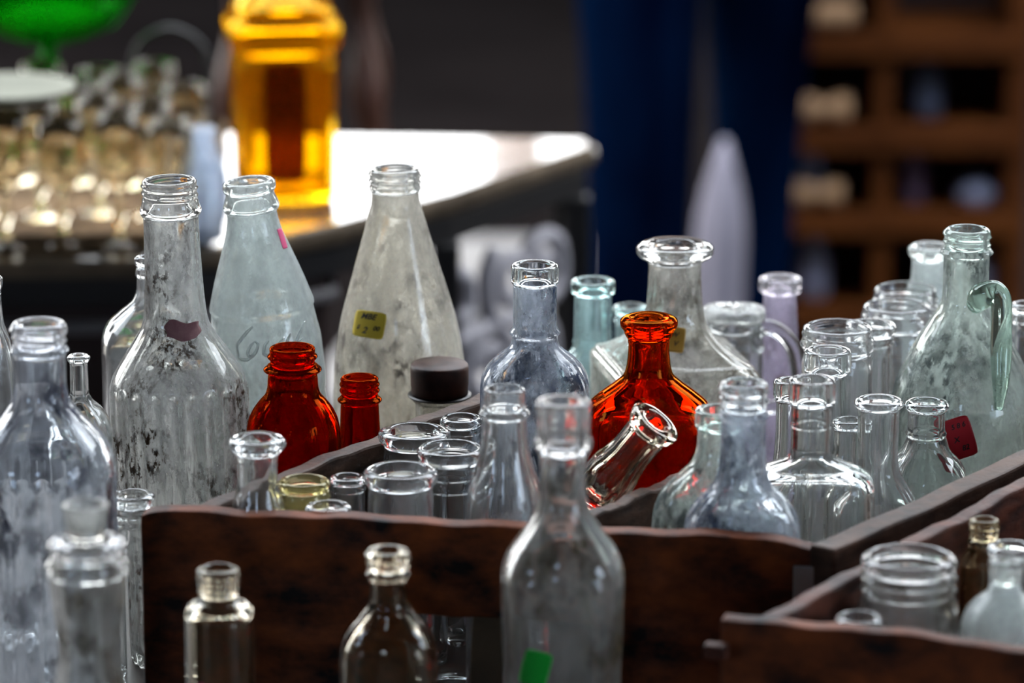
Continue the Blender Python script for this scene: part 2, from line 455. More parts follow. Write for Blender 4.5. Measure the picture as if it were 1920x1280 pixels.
# near table
tb = thing('display_table', 'dark wooden table carrying the crates and old bottles', 'table', (0.02, 2.0, FZ))
box('tabletop', (0, 0.0, 0.75 - 0.0152), (1.5, 1.08, 0.03), M['table'], tb)
for sx in (-1, 1):
    for sy in (-1, 1):
        box('leg', (sx * 0.68, sy * 0.48, 0.36), (0.05, 0.05, 0.7188), M['table'], tb)

# ---------------------------------------------------------------- crates
HB = 0.13; CZ = 0.010
def plank(name, p0, p1, z0, z1, th, mat, parent, mask=None, top=None, out=1, nx=60, nz=14, seed=0):
    """upright board from p0 to p1 (outer face line), thickness th to the left of the direction; mask(u, z) False = hole"""
    p0, p1 = Vector((p0[0], p0[1], 0)), Vector((p1[0], p1[1], 0)); dr = (p1 - p0); L = dr.length; dr /= L
    nr = Vector((-dr.y, dr.x, 0)) * out
    bm = bmesh.new(); rnd = random.Random(seed)
    ph = rnd.random() * 6
    def tz(u): return z1 + (top(u) if top else 0) + 0.0006 * math.sin(u * 23 + ph) + 0.0004 * math.sin(u * 61 + ph * 2)
    G = [[[None] * (nz + 1) for _ in range(nx + 1)] for _ in range(2)]
    for f in range(2):
        for i in range(nx + 1):
            for j in range(nz + 1):
                u = i / nx; z = z0 + (tz(u) - z0) * j / nz
                wv = 0.0004 * math.sin(u * 17 + ph) + 0.0003 * math.sin(j * 1.3 + u * 5)
                G[f][i][j] = bm.verts.new(p0 + dr * (L * u) + nr * (th * f + wv) + Vector((0, 0, z)))
    on = lambda i, j: 0 <= i < nx and 0 <= j < nz and (mask is None or mask((i + 0.5) / nx, (j + 0.5) / nz))
    for i in range(nx):
        for j in range(nz):
            if not on(i, j): continue
            for f in range(2): bm.faces.new((G[f][i][j], G[f][i + 1][j], G[f][i + 1][j + 1], G[f][i][j + 1]))
            for di, dj, a, b in ((-1, 0, (0, 0), (0, 1)), (1, 0, (1, 0), (1, 1)), (0, -1, (0, 0), (1, 0)), (0, 1, (0, 1), (1, 1))):
                if not on(i + di, j + dj):
                    ia, ja, ib, jb = i + a[0], j + a[1], i + b[0], j + b[1]
                    bm.faces.new((G[0][ia][ja], G[0][ib][jb], G[1][ib][jb], G[1][ia][ja]))
    loose = [v for v in bm.verts if not v.link_faces]
    bmesh.ops.delete(bm, geom=loose, context='VERTS')
    return bm_obj(name, bm, mat, parent, bevel=0.0016)

A0 = Pz(262, 955, HB); A1 = Pz(1552, 1016, HB)          # front board, outer top edge
crate = thing('wooden_crate', 'dark brown wooden divided crate in the middle, full of bottles', 'crate')
def fr_top(u):
    t = 0.0
    if u < 0.06: t -= 0.004 * (1 - u / 0.06) ** 2
    if u > 0.88: t -= 0.0045 * ((u - 0.88) / 0.12) ** 2
    return t
def slot(u, v):
    return not (0.405 < u < 0.69 and 0.30 < v < 0.64)
plank('front_board', A0, A1, 0.0, HB, 0.012, M['crate'], crate, mask=slot, top=fr_top, nx=80, nz=25, seed=1)
L0 = Pz(372, 944, HB); L1 = Pz(905, 733, HB); dl = (L1 - L0).normalized()
L0 = L0 - dl * 0.012
Lend = L1 + dl * 0.035
fdir = (A1 - A0).normalized()
def line_meet(p, d, y): return p + d * ((y - p.y) / d.y)
f_in = lambda p: p  # sides butt against the inner face of the front board
def start_side(p, d):
    # walk along d until just behind the front board's inner face
    n = Vector((-fdir.y, fdir.x, 0)); dist = (p - A0).dot(n); return p + d * ((0.0128 - dist) / d.dot(n))
Ls = start_side(L0, dl)
plank('side_board', Ls, Lend, 0.0, HB, 0.010, M['crate_side'], crate, out=-1, nx=60, seed=2)
Bk = Vector((Lend.x, 2.475, 0))
plank('side_rail', Vector((Lend.x, Lend.y + 0.0065, 0)), Bk, 0.0, 0.045, 0.008, M['crate_side'], crate, out=-1, nx=20, seed=6)
R0 = Pz(1545, 1015, HB); R1 = Pz(1925, 845, HB); drr = (R1 - R0).normalized()
Rs = start_side(R0, drr)
nf_ = Vector((-fdir.y, fdir.x, 0)); Rf = R0 - fdir * 0.0065
Rf = Rf + drr * ((-0.0006 - (Rf - A0).dot(nf_)) / drr.dot(nf_))
plank('side_board', Rf, Rf + drr * ((2.4745 - Rf.y) / drr.y), 0.0, HB - 0.0018, 0.014, M['crate_side'], crate, out=-1, nx=60, seed=3)
D0 = Pz(1100, 957, HB - 0.004); dd = (Pz(1300, 872, HB - 0.004) - D0).normalized()
Ds = start_side(D0, dd)
plank('divider', Ds, Ds + dd * 0.135, CZ, HB - 0.004, 0.008, M['crate_side'], crate, out=-1, nx=30, seed=4)
B0 = Bk + Vector((0, 0.0005, 0)); B1 = Vector((Rs.x + drr.x * 0.60, 2.475, 0))
plank('back_board', B0, B1, 0.0, 0.045, 0.010, M['crate_side'], crate, out=1, nx=40, seed=5)
bm = bmesh.new()
q = [Ls + Vector((0.014, -0.0005, 0)), Rs + Vector((-0.0005, -0.001, 0)) , Rs + drr * ((2.474 - Rs.y) / drr.y) + Vector((-0.002, 0, 0)), Vector((Lend.x + 0.009, 2.474, 0)), Lend + Vector((0.0135, 0.0, 0))]
vs = [bm.verts.new((p.x, p.y, 0.0005)) for p in q] + [bm.verts.new((p.x, p.y, CZ - 0.0005)) for p in q]
nb = len(q); bm.faces.new(vs[:nb]); bm.faces.new(vs[nb:])
for i in range(nb): bm.faces.new((vs[i], vs[(i + 1) % nb], vs[nb + (i + 1) % nb], vs[nb + i]))
bm_obj('bottom_board', bm, M['crate_side'], crate)
cb = A1 - fdir * 0.006
ang = math.atan2(fdir.y, fdir.x)
nfr = Vector((fdir.y, -fdir.x, 0))
o = box('corner_strap', (cb.x - 0.004 + nfr.x * 0.0012, cb.y + nfr.y * 0.0012 + 0.0004, 0.103), (0.012, 0.0012, 0.030), M['zinc'], crate, rotz=ang, bevel=0.0004)

# loose slats seen through the hand hole
for (px, py, d, ln, rot, lab) in ((842, 1150, 1.975, 0.085, -24, 'thin wooden slat leaning inside the crate behind the hand hole'),
                             (905, 1165, 1.978, 0.08, 3, 'thin upright wooden slat inside the crate behind the hand hole')):
    p = Pt(px, py, d)
    t_ = thing('wood_offcut', lab, 'slat', (p.x, d, CZ + 0.0045), (0, R(rot), 0))
    box('strip', (0, 0, ln / 2), (0.009 if rot < 0 else 0.016, 0.003, ln), M['slat'], t_, bevel=0.0006)

# second crate, lower right
crate2 = thing('wooden_crate', 'dark brown wooden crate cut off by the lower right corner', 'crate')
E0 = Pz(1350, 1163, HB); E1 = Pz(1990, 1222, HB); ed = (E1 - E0).normalized()
plank('front_board', E0, E0 + ed * 0.30, 0.0, HB, 0.010, M['crate'], crate2, top=lambda u: 0.0015 * math.sin(u * 9), nx=60, seed=8)
n2 = Vector((-ed.y, ed.x, 0))
S0 = E0 + ed * 0.012; s2d = (Pz(1900, 930, HB) - Pz(1490, 1150, HB)).normalized()
S0 = S0 + s2d * (0.0108 / s2d.dot(n2))
plank('side_board', S0, S0 + s2d * 0.30, 0.0, HB, 0.009, M['crate_red'], crate2, out=-1, nx=40, seed=9)
B2 = S0 + s2d * 0.3008
plank('back_board', B2, B2 + ed * 0.29, 0.0, HB, 0.009, M['crate_red'], crate2, nx=40, seed=10)
E3 = E0 + ed * 0.290 + s2d * (0.0108 / s2d.dot(n2))
plank('side_board', E3, E3 + s2d * 0.295, 0.0, HB, 0.009, M['crate_red'], crate2, out=1, nx=40, seed=11)
bm = bmesh.new()
q = [S0 + Vector((0.0125, 0.0, 0)), E3 + Vector((-0.013, 0.0, 0)), E3 + s2d * 0.295 + Vector((-0.013, 0, 0)), S0 + s2d * 0.298 + Vector((0.0125, 0, 0))]
vs = [bm.verts.new((p.x, p.y, 0.0005)) for p in q] + [bm.verts.new((p.x, p.y, CZ - 0.0005)) for p in q]
bm.faces.new(vs[:4]); bm.faces.new(vs[4:])
for i in range(4): bm.faces.new((vs[i], vs[(i + 1) % 4], vs[4 + (i + 1) % 4], vs[4 + i]))
bm_obj('bottom_board', bm, M['crate_red'], crate2)
pk = Pt(1342, 1240, 1.80)
box('peg', (pk.x + 0.001, 1.8145, pk.z), (0.011, 0.007, 0.007), M['crate_red'], crate2, rotz=math.atan2(ed.y, ed.x), bevel=0.0012)

# ---------------------------------------------------------------- glass kinds
G = {}
G['dusty'] = glass('dusty_glass', (0.96, 0.97, 0.96), haze=0.62, haze_lo=0.02, hcol=(0.74, 0.73, 0.71), dirt=1.0, dcol=(0.07, 0.045, 0.03), scale=45, seed=1.0, dlo=0.525, dscale=260)
G['milky'] = glass('milky_glass', (0.95, 0.98, 0.97), haze=0.70, haze_lo=0.22, hcol=(0.76, 0.79, 0.78), dirt=0.45, dcol=(0.36, 0.33, 0.25), scale=34, seed=2.0, dscale=120)
G['sandy'] = glass('sandy_glass', (0.96, 0.96, 0.94), haze=0.78, haze_lo=0.14, hcol=(0.82, 0.78, 0.70), dirt=0.8, dcol=(0.16, 0.14, 0.13), scale=44, seed=3.0, dscale=150, dlo=0.52)
G['clear'] = glass('clear_glass', (0.97, 0.98, 0.98), haze=0.05, haze_lo=0.0, seed=4.0)
G['clear2'] = glass('thumbed_clear_glass', (0.96, 0.97, 0.97), haze=0.13, haze_lo=0.0, seed=5.0, hcol=(0.70, 0.71, 0.72))
G['blue'] = glass('bluish_stained_glass', (0.95, 0.97, 0.99), haze=0.50, haze_lo=0.0, hcol=(0.70, 0.74, 0.80), dirt=0.9, dcol=(0.03, 0.05, 0.10), scale=60, seed=6.0, dlo=0.47, dscale=170)
G['aqua'] = glass('aqua_glass', (0.89, 0.97, 0.965), haze=0.34, haze_lo=0.0, hcol=(0.66, 0.78, 0.79), dirt=0.5, dcol=(0.08, 0.13, 0.2), scale=60, seed=7.0)
G['jug'] = glass('pale_green_glass', (0.945, 0.975, 0.96), haze=0.55, haze_lo=0.03, hcol=(0.70, 0.74, 0.70), dirt=0.8, dcol=(0.07, 0.09, 0.09), scale=30, seed=8.0, dscale=110, dlo=0.52)
G['jughandle'] = glass('green_handle_glass', (0.86, 0.95, 0.90), haze=0.10, haze_lo=0.0, hcol=(0.5, 0.62, 0.52), seed=8.5)
G['lav'] = glass('lavender_glass', (0.95, 0.93, 0.97), haze=0.65, haze_lo=0.10, hcol=(0.64, 0.60, 0.69), dirt=0.6, dcol=(0.2, 0.11, 0.09), scale=50, seed=9.0, dscale=140)
G['amber'] = glass('red_amber_glass', (0.71, 0.105, 0.01), haze=0.06, haze_lo=0.0, hcol=(0.5, 0.05, 0.0), dirt=0.8, dcol=(0.012, 0.004, 0.003), scale=40, seed=10.0)
G['amber2'] = glass('orange_amber_glass', (0.82, 0.23, 0.025), haze=0.05, haze_lo=0.0, hcol=(0.5, 0.10, 0.0), dirt=0.3, dcol=(0.03, 0.01, 0.004), scale=40, seed=11.0)
G['decanter'] = glass('grimy_decanter_glass', (0.96, 0.96, 0.94), haze=0.50, haze_lo=0.04, hcol=(0.70, 0.68, 0.63), dirt=0.8, dcol=(0.13, 0.10, 0.07), scale=40, seed=12.0, dscale=130, dlo=0.52)
G['olive'] = glass('olive_glass', (0.93, 0.90, 0.72), haze=0.25, haze_lo=0.04, hcol=(0.46, 0.42, 0.22), seed=13.0)
G['smoky'] = glass('smoky_glass', (0.93, 0.94, 0.94), haze=0.17, haze_lo=0.0, hcol=(0.60, 0.60, 0.57), dirt=0.8, dcol=(0.10, 0.07, 0.03), scale=30, seed=14.0, dscale=60, dlo=0.52)
G['grey'] = glass('grey_stained_glass', (0.94, 0.96, 0.98), haze=0.24, haze_lo=0.0, hcol=(0.58, 0.60, 0.64), dirt=0.8, dcol=(0.05, 0.055, 0.09), scale=34, seed=15.0, dscale=80, dlo=0.5)
G['brownish'] = glass('brown_tinged_glass', (0.93, 0.90, 0.84), haze=0.012, haze_lo=0.0, hcol=(0.3, 0.22, 0.12), seed=16.0)
G['tan'] = glass('tan_tinged_glass', (0.93, 0.89, 0.80), haze=0.08, haze_lo=0.0, hcol=(0.35, 0.28, 0.16), seed=17.0)

LIP = {'dusty': ((0.97, 0.97, 0.96), 0.10), 'milky': ((0.95, 0.98, 0.97), 0.40), 'sandy': ((0.96, 0.96, 0.94), 0.30), 'blue': ((0.96, 0.98, 0.99), 0.08),
       'aqua': ((0.86, 0.965, 0.96), 0.06), 'jug': ((0.90, 0.965, 0.94), 0.20), 'lav': ((0.95, 0.93, 0.97), 0.25), 'decanter': ((0.96, 0.96, 0.95), 0.08),
       'smoky': ((0.95, 0.95, 0.95), 0.14), 'grey': ((0.95, 0.96, 0.98), 0.12)}
LIPM = {G[k].name: glass(k + '_lip_glass', c, haze=h, haze_lo=h * 0.1, seed=30.0 + i) for i, (k, (c, h)) in enumerate(LIP.items())}

# ---------------------------------------------------------------- bottles on the table left of the crate
b = Glassware(317, 2.15, [(336, 50), (342, 51.5), (352, 51), (372, 51), (376, 53), (384, 55), (393, 58), (399, 57), (404, 53), (410, 52), (500, 54), (590, 60), (606, 64), (625, 74),
              (660, 98), (690, 118), (708, 127), (724, 130), (760, 130), (1000, 130)], lean=-1.4, thread=(344, 374, 14, 3.0), flute=(22, 0.065, 708), seg=132, wall=0.0028)
b.build('glass_bottle', 'tall dust-stained clear bottle with fluted body and torn maroon label on shoulder', 'bottle', G['dusty'], split=403)
b.sticker(341, 620, 62, 34, 3, M['maroon'], name='label_remnant', irregular=3, label='torn faded maroon label')

b = Glassware(466, 2.222, [(338, 47), (343, 49.5), (350, 50), (357, 48), (361, 45), (366, 46), (376, 50), (386, 53), (391, 52), (395, 48), (402, 47), (430, 52), (470, 66), (520, 84), (565, 98), (572, 100), (576, 97),
              (600, 100), (640, 106), (700, 107), (728, 105), (735, 103), (760, 105), (1000, 108)], lean=-5.0, wall=0.003)
b.build('glass_bottle', 'milky white soda bottle with embossed script lettering, leaning behind the fluted bottle', 'bottle', G['milky'], split=394)
b.stroke('embossed_lettering', [
    [(478, 612), (466, 622), (455, 634), (447, 645), (449, 652)], [(447, 645), (452, 668), (466, 672), (480, 663)],
    [(482, 640), (473, 648), (468, 660), (473, 668), (483, 660), (488, 646), (482, 640)],
    [(508, 640), (500, 650), (498, 662), (506, 668), (514, 660)],
    [(536, 636), (528, 646), (527, 658), (534, 660), (542, 648)], [(548, 630), (542, 645), (545, 660)],
    [(573, 608), (568, 622), (560, 640), (556, 655), (562, 662)], [(552, 650), (560, 648), (570, 640)]], 3.4, G['milky'])
b.lettering(482, 722, 0, 0, 15, 'A S O', 2, G['milky'], b.root, 'embossed_lettering', 0.0005, 0.0)
b.lettering(482, 453, 0, 0, 13, '0 0 R', 3, G['milky'], b.root, 'embossed_lettering', 0.0005, 0.0)
b.sticker(529, 452, 8, 40, -18, M['pink'], name='price_sticker', label='pink sticker edge')

b = Glassware(740, 2.275, [(315, 46), (320, 48), (326, 47.5), (348, 47), (352, 48.5), (357, 47), (362, 44.5), (375, 45), (400, 52), (450, 66), (500, 81), (550, 96), (600, 110), (650, 119), (700, 125), (760, 128), (1000, 128)],
              lean=-1.0, thread=(322, 350, 13, 3.2), wall=0.0028, seg=72)
b.build('glass_bottle', 'tall cone-necked sandy clear bottle with yellow price sticker', 'bottle', G['sandy'], split=358)
b.sticker(694, 608, 60, 50, 10, M['yellow'], text=[(-4, -14, 15, 'MBE'), (-20, 7, 11, '$'), (-7, 12, 17, '2'), (14, 6, 12, '00')], label='yellow handwritten price sticker')

b = Glassware(272, 2.245, [(480, 18), (484, 20), (492, 20), (500, 16), (508, 18), (514, 19), (520, 16), (540, 17), (560, 24), (585, 52), (605, 74), (625, 83), (650, 86), (1000, 86)], wall=0.0024)
b.build('glass_bottle', 'clear round-shouldered bottle half hidden behind the fluted bottle', 'bottle', G['clear2'], split=503)

b = Glassware(72, 1.98, [(604, 49), (609, 52), (616, 53), (622, 50), (628, 49), (650, 49)] + bead(656, 50, 6, 9) + [(668, 48.5), (720, 49), (745, 54), (775, 74), (800, 98), (825, 120), (850, 133), (880, 138), (1100, 138)],
              thread=(612, 648, 16, 4), beads=(22, 0.02, 880, 0.012), seg=110, lean=0, wall=0.0028)
b.build('glass_bottle', 'large screw-necked clear bottle with ridged body at the left edge, behind stoppered carafe', 'bottle', G['grey'], split=650)

b = Glassware(147, 2.10, [(665, 20), (669, 22), (674, 21), (680, 17), (690, 17), (735, 18), (748, 24), (765, 42), (785, 54), (810, 60), (1000, 60)], wall=0.0022)
b.build('glass_bottle', 'small clear bottle with flared lip, between the ridged and fluted bottles', 'bottle', G['clear'], split=677)

b = Glassware(-18, 2.17, [(517, 21), (522, 23), (535, 22), (545, 19), (560, 19), (600, 22), (640, 34), (690, 42), (740, 45), (1000, 45)], wall=0.0024)
b.build('glass_bottle', 'clear bottle cut off at the left picture edge', 'bottle', G['clear2'], split=548)

b = Glassware(248, 2.03, [(925, 40), (930, 42.5), (938, 40), (944, 36), (954, 37), (960, 40), (966, 37), (980, 36), (996, 38), (1002, 41), (1008, 43), (1040, 46), (1200, 47)], wall=0.0022, thread=(936, 990, 18, 3))
b.build('glass_jar', 'narrow clear screw-top jar beside the left crate corner', 'jar', G['clear'], split=948)

# stoppered carafe, near left
b = Glassware(162, 1.80, [(1010, 66), (1016, 73), (1024, 75), (1032, 70), (1040, 69), (1050, 76), (1058, 80), (1066, 80), (1076, 74), (1100, 72), (1150, 66), (1210, 58), (1260, 64), (1310, 76), (1400, 82)],
              wall=0.003, seg=64)
b.build('glass_carafe', 'blurred grey carafe with wide collar and glass stopper, lower left', 'carafe', G['smoky'], split=1036, lip_in=46)
st = Pt(162, 945, 1.80); s_ = scale_at(945, 1.80)
zz = lambda y: Pt(162, y, 1.80).z - b.top.z + b.h
prof = [(zz(1014), 34 / s_), (zz(1006), 36 / s_), (zz(985), 38 / s_), (zz(960), 41 / s_), (zz(950), 44 / s_), (zz(946), 44 / s_), (zz(944), 42 / s_), (zz(944), 36 / s_), (zz(950), 33 / s_), (zz(990), 28 / s_), (zz(998), 2 / s_)]
turned('stopper', prof, LIPM[G['sandy'].name], b.root, seg=48)

# amber bottles outside the crate's left board
b = Glassware(548, 2.115, [(650, 41), (654, 43), (660, 42.5)] + bead(668, 43, 4.5, 8) + [(676, 41.5), (682, 42)] + bead(692, 44, 11, 12) + [(702, 46), (725, 48), (738, 52), (752, 64), (768, 76), (785, 84), (805, 88), (830, 89), (1000, 89)], wall=0.0026)
b.build('glass_bottle', 'wide-mouthed dark red amber bottle beside the crate', 'bottle', G['amber'], split=684)
b = Glassware(674, 2.155, [(706, 34), (710, 36), (714, 35)] + bead(720, 35, 3, 7) + bead(731, 35, 3, 7) + [(738, 34)] + bead(749, 35, 7, 10) + [(757, 35.5), (790, 37), (830, 40), (1000, 41)], wall=0.0022)
b.build('glass_bottle', 'narrow dark red amber bottle, smaller of the two by the crate', 'bottle', G['amber'], split=741)

# capped jar behind the crate's left board
b = Glassware(824, 2.215, [(690, 44), (700, 46), (738, 47), (742, 52), (748, 52), (753, 46), (790, 46), (1000, 47)], wall=0.0024)
b.build('glass_jar', 'clear jar closed with a rusty brown screw cap', 'jar', G['sandy'], split=None)
cz = lambda y: b.Z(y); s_ = b.px
turned('screw_cap', [(cz(737), 50/s_), (cz(735), 54/s_), (cz(726), 53/s_), (cz(720), 54.5/s_), (cz(690), 55/s_), (cz(684), 54/s_), (cz(681), 51/s_), (cz(681), 10/s_)], M['rustcap'], b.root, seg=48)
turned('seal_ring', [(cz(743), 53/s_), (cz(741), 60/s_), (cz(738.5), 60/s_), (cz(737.5), 52/s_)], M['rubber'], b.root, seg=48)

# ---------------------------------------------------------------- inside the crate, left compartment
b = Glassware(482, 1.997, [(820, 50), (824, 53), (831, 54), (838, 52), (846, 44), (854, 39), (870, 37), (905, 38), (925, 43), (945, 49), (965, 53), (1100, 54)], base=CZ, wall=0.0024)
b.build('glass_bottle', 'small clear bottle with wide flared lip in the crate\'s near left corner', 'bottle', G['clear'], split=848)
JG = 'open jars and wide-mouthed bottles in the left crate compartment'
b = Glassware(777, 2.10, [(806, 62)] + roll(806, 68, 24, 57)[1:] + [(870, 58), (1000, 58)], base=CZ); b.build('glass_jar', 'clear jar with thick rolled lip nearest the crate\'s left board', 'jar', G['clear'], JG, split=834)
b = Glassware(845, 2.06, roll(838, 64, 22, 59) + bead(885, 59, 3, 6) + bead(908, 60, 3, 6) + [(930, 60), (1100, 60)], base=CZ); b.build('glass_jar', 'clear jar with two ribs below its lip, left of the silver-necked bottle', 'jar', G['clear'], JG, split=864)
b = Glassware(751, 2.022, roll(880, 70, 26, 60) + [(925, 61), (945, 62), (1100, 62)], base=CZ); b.build('glass_jar', 'widest clear jar with round lip just behind the crate\'s front board', 'jar', G['clear2'], JG, split=908)
b = Glassware(865, 2.14, roll(782, 41, 14, 36) + bead(806, 37, 2.5, 5) + [(820, 38), (1000, 40)], base=CZ); b.build('glass_jar', 'small clear jar farthest back in the left compartment', 'jar', G['clear'], JG, split=798)
b = Glassware(570, 2.020, [(899, 46), (903, 49), (910, 48.5), (916, 46), (922, 47), (932, 49), (938, 47), (944, 46), (1100, 46)], base=CZ); b.build('glass_jar', 'olive-tinted jar beside the flared-lip bottle', 'jar', G['olive'], JG, split=918)
b = Glassware(652, 2.047, roll(893, 36, 10, 32) + bead(915, 32, 3, 6) + [(930, 32), (1100, 33)], base=CZ); b.build('glass_jar', 'small narrow clear jar between olive jar and widest jar', 'jar', G['clear'], JG, split=905)
b = Glassware(615, 1.990, [(947, 41), (950, 44), (957, 44), (962, 41), (980, 40), (1100, 41)], base=CZ); b.build('glass_jar', 'low clear jar whose rim just clears the front board', 'jar', G['clear'], JG, split=964)
b = Glassware(946, 1.998, [(727, 36), (731, 38.5), (740, 38), (752, 38), (760, 40), (766, 41)] + bead(774, 42, 7, 11) + [(784, 41), (800, 42), (830, 45), (870, 54), (905, 65), (940, 72), (970, 74), (1100, 74)], base=CZ, lean=0.0)
b.build('glass_bottle', 'clear long-necked bottle with ringed lip, directly left of the tall front bottle', 'bottle', G['clear2'], split=767)
b = Glassware(1003, 2.155, lipband(495, 44, 36, 41) + [(560, 41), (612, 41.5)] + bead(622, 43, 6, 11) + [(634, 43), (645, 46), (658, 58), (672, 76), (690, 92), (710, 101), (735, 103.5), (1000, 103)], base=CZ,
              sect=(640, 715, 1.0, 0.8, 3.2, 0), seg=84, wall=0.003)
b.build('glass_bottle', 'clear blue-stained square-shouldered bottle with ringed neck in the centre', 'bottle', G['blue'], split=533)
b = Glassware(1217, 2.12, [(594, 49), (598, 53), (604, 54.5), (611, 53), (618, 48), (628, 44), (634, 40), (650, 38.5), (680, 41), (700, 46), (716, 62), (735, 88), (755, 112), (775, 125), (800, 130), (1050, 128)], base=CZ,
              sect=(690, 770, 1.0, 0.5, 2.4, 0), seg=84, wall=0.003)
b.build('glass_flask', 'broad bright orange-red amber flask standing in the crate', 'flask', G['amber2'], split=632)

# the small fluted vase tipped over against the divider
v = Glassware(0, 2.05, [(0, 50), (6, 53), (14, 52), (24, 47), (36, 41), (80, 40), (115, 44), (140, 50), (165, 50), (200, 44)], base=Pt(0, 225, 2.05).z, flute=(8, 0.10, 26), seg=64, wall=0.0035)
v.build('glass_vase', 'small thick fluted glass vase tipped sideways before the amber flask', 'vase', G['brownish'], split=30)
mouth = Pt(1232, 788, 2.052); axis = Vector((0.58, -0.22, 0.80)).normalized()
v.root.rotation_euler = axis.to_track_quat('Z', 'Y').to_euler(); v.root.location = mouth - axis * v.h

# ---------------------------------------------------------------- right compartment
def rb(name, label, cat, x, d, rings, mat, group=None, base=CZ, split=None, **kw):
    lp = {k: kw.pop(k) for k in ('lip_in', 'lipmat') if k in kw}
    g = Glassware(x, d, rings, base=base, **kw); g.build(name, label, cat, G[mat], group, split=split, **lp); return g
RG = 'clear bottles crowded in the right crate compartment'
rb('glass_flask', 'blue-grey flask with screw neck, front of the right compartment', 'flask', 1395, 1.968,
   [(716, 43), (720, 46), (728, 46), (736, 44), (745, 44), (762, 43), (770, 45)] + bead(778, 44, 4, 8) + [(788, 43), (840, 43), (880, 46), (905, 54), (925, 74), (945, 92), (965, 104), (990, 110), (1150, 112)], 'blue', RG, thread=(724, 760, 17, 3.5), sect=(895, 960, 1.0, 0.42, 2.3, 0), seg=84, split=768)
rb('glass_flask', 'greenish shouldered flask partly behind the blue-grey flask', 'flask', 1350, 2.004,
   lipband(766, 46, 34, 41) + [(830, 42), (860, 50), (885, 72), (905, 95), (930, 114), (960, 124), (1000, 127), (1150, 127)], 'jug', RG, sect=(850, 930, 1.0, 0.40, 2.3, 0), seg=84, split=802)
rb('glass_bottle', 'clear straight-necked bottle with broad disc shoulder right of the blue-grey flask', 'bottle', 1523, 2.03,
   lipband(710, 44, 46, 38) + bead(795, 38, 2, 5) + [(800, 38), (845, 39), (858, 46), (868, 66), (878, 92), (890, 108), (910, 115), (1000, 117), (1150, 117)], 'clear', RG, sect=(850, 890, 1.05, 0.5, 2.6, 0), seg=84, split=758)
rb('glass_bottle', 'slim clear bottle close behind the disc-shouldered bottle', 'bottle', 1484, 2.115,
   lipband(712, 33, 34, 28) + [(800, 28), (840, 30), (900, 36), (1050, 37)], 'clear', RG, split=748)
rb('glass_bottle', 'short clear bottle peeping between two taller necks', 'bottle', 1592, 2.135,
   roll(786, 32, 14, 28) + [(830, 28), (870, 36), (900, 42), (1050, 43)], 'clear', RG, split=802)
rb('glass_bottle', 'clear bottle with amber smear under lip and sloping shoulders', 'bottle', 1648, 2.088,
   roll(748, 47, 14, 40) + [(790, 39), (850, 38), (880, 42), (900, 52), (925, 68), (950, 78), (1100, 79)], 'clear2', RG, split=764)
rb('glass_bottle', 'small clear bottle with dark rim and bulged shoulder before the handled jug', 'bottle', 1738, 2.13,
   roll(752, 43, 14, 35) + [(790, 35)] + bead(812, 36, 3, 9) + [(825, 38), (845, 48), (862, 64), (880, 76), (900, 81), (1050, 80)], 'clear', RG, split=768)
rb('glass_bottle', 'clear bottle with deep straight lip in front of the yellow-stained jar', 'bottle', 1552, 2.17,
   lipband(655, 44, 42, 38) + [(740, 39), (800, 42), (850, 48), (1050, 50)], 'clear2', RG, split=700)
b = rb('glass_jar', 'wide clear jar with yellow residue inside its screw rim', 'jar', 1571, 2.222,
   [(611, 62), (615, 65), (622, 65), (630, 64), (636, 67), (645, 68), (652, 66), (660, 62), (668, 64), (676, 66), (690, 67), (1000, 68)], 'clear2', None, thread=(622, 660, 20, 2.5), split=662)
rb('glass_jar', 'clear jar with dark rim and vertical ribs behind the yellow-stained jar', 'jar', 1634, 2.258,
   roll(606, 48, 18, 41) + bead(640, 41, 3, 6) + [(655, 41), (730, 42), (1000, 44)], 'clear', None, flute=(14, 0.08, 655), seg=84, split=628)
rb('glass_jar', 'clear wide-mouthed jar with smooth collar, lower of the stacked-looking pair', 'jar', 1682, 2.305,
   [(571, 60), (575, 63), (584, 63), (588, 66), (606, 67), (612, 63), (620, 61), (635, 64), (660, 66), (1000, 67)], 'clear2', None, split=616)
rb('glass_jar', 'clear wide-mouthed screw jar, farther of the stacked-looking pair', 'jar', 1698, 2.355,
   [(540, 56), (544, 58), (550, 58)] + bead(560, 58, 4, 7) + bead(572, 58, 4, 7) + [(585, 60), (600, 62), (900, 62)], 'clear', None, split=582)
rb('glass_jar', 'clear jar with rolled lip standing behind the handled jug\'s neck', 'jar', 1745, 2.40,
   roll(460, 42, 20, 34) + [(500, 34), (520, 35), (535, 40), (560, 44), (900, 44)], 'milky', None, split=486)
rb('glass_jar', 'clear jar cut off at the right edge behind the jug', 'jar', 1922, 2.285,
   roll(568, 28, 14, 25) + bead(598, 26, 3, 7) + [(615, 27), (900, 29)], 'clear', None, split=586)

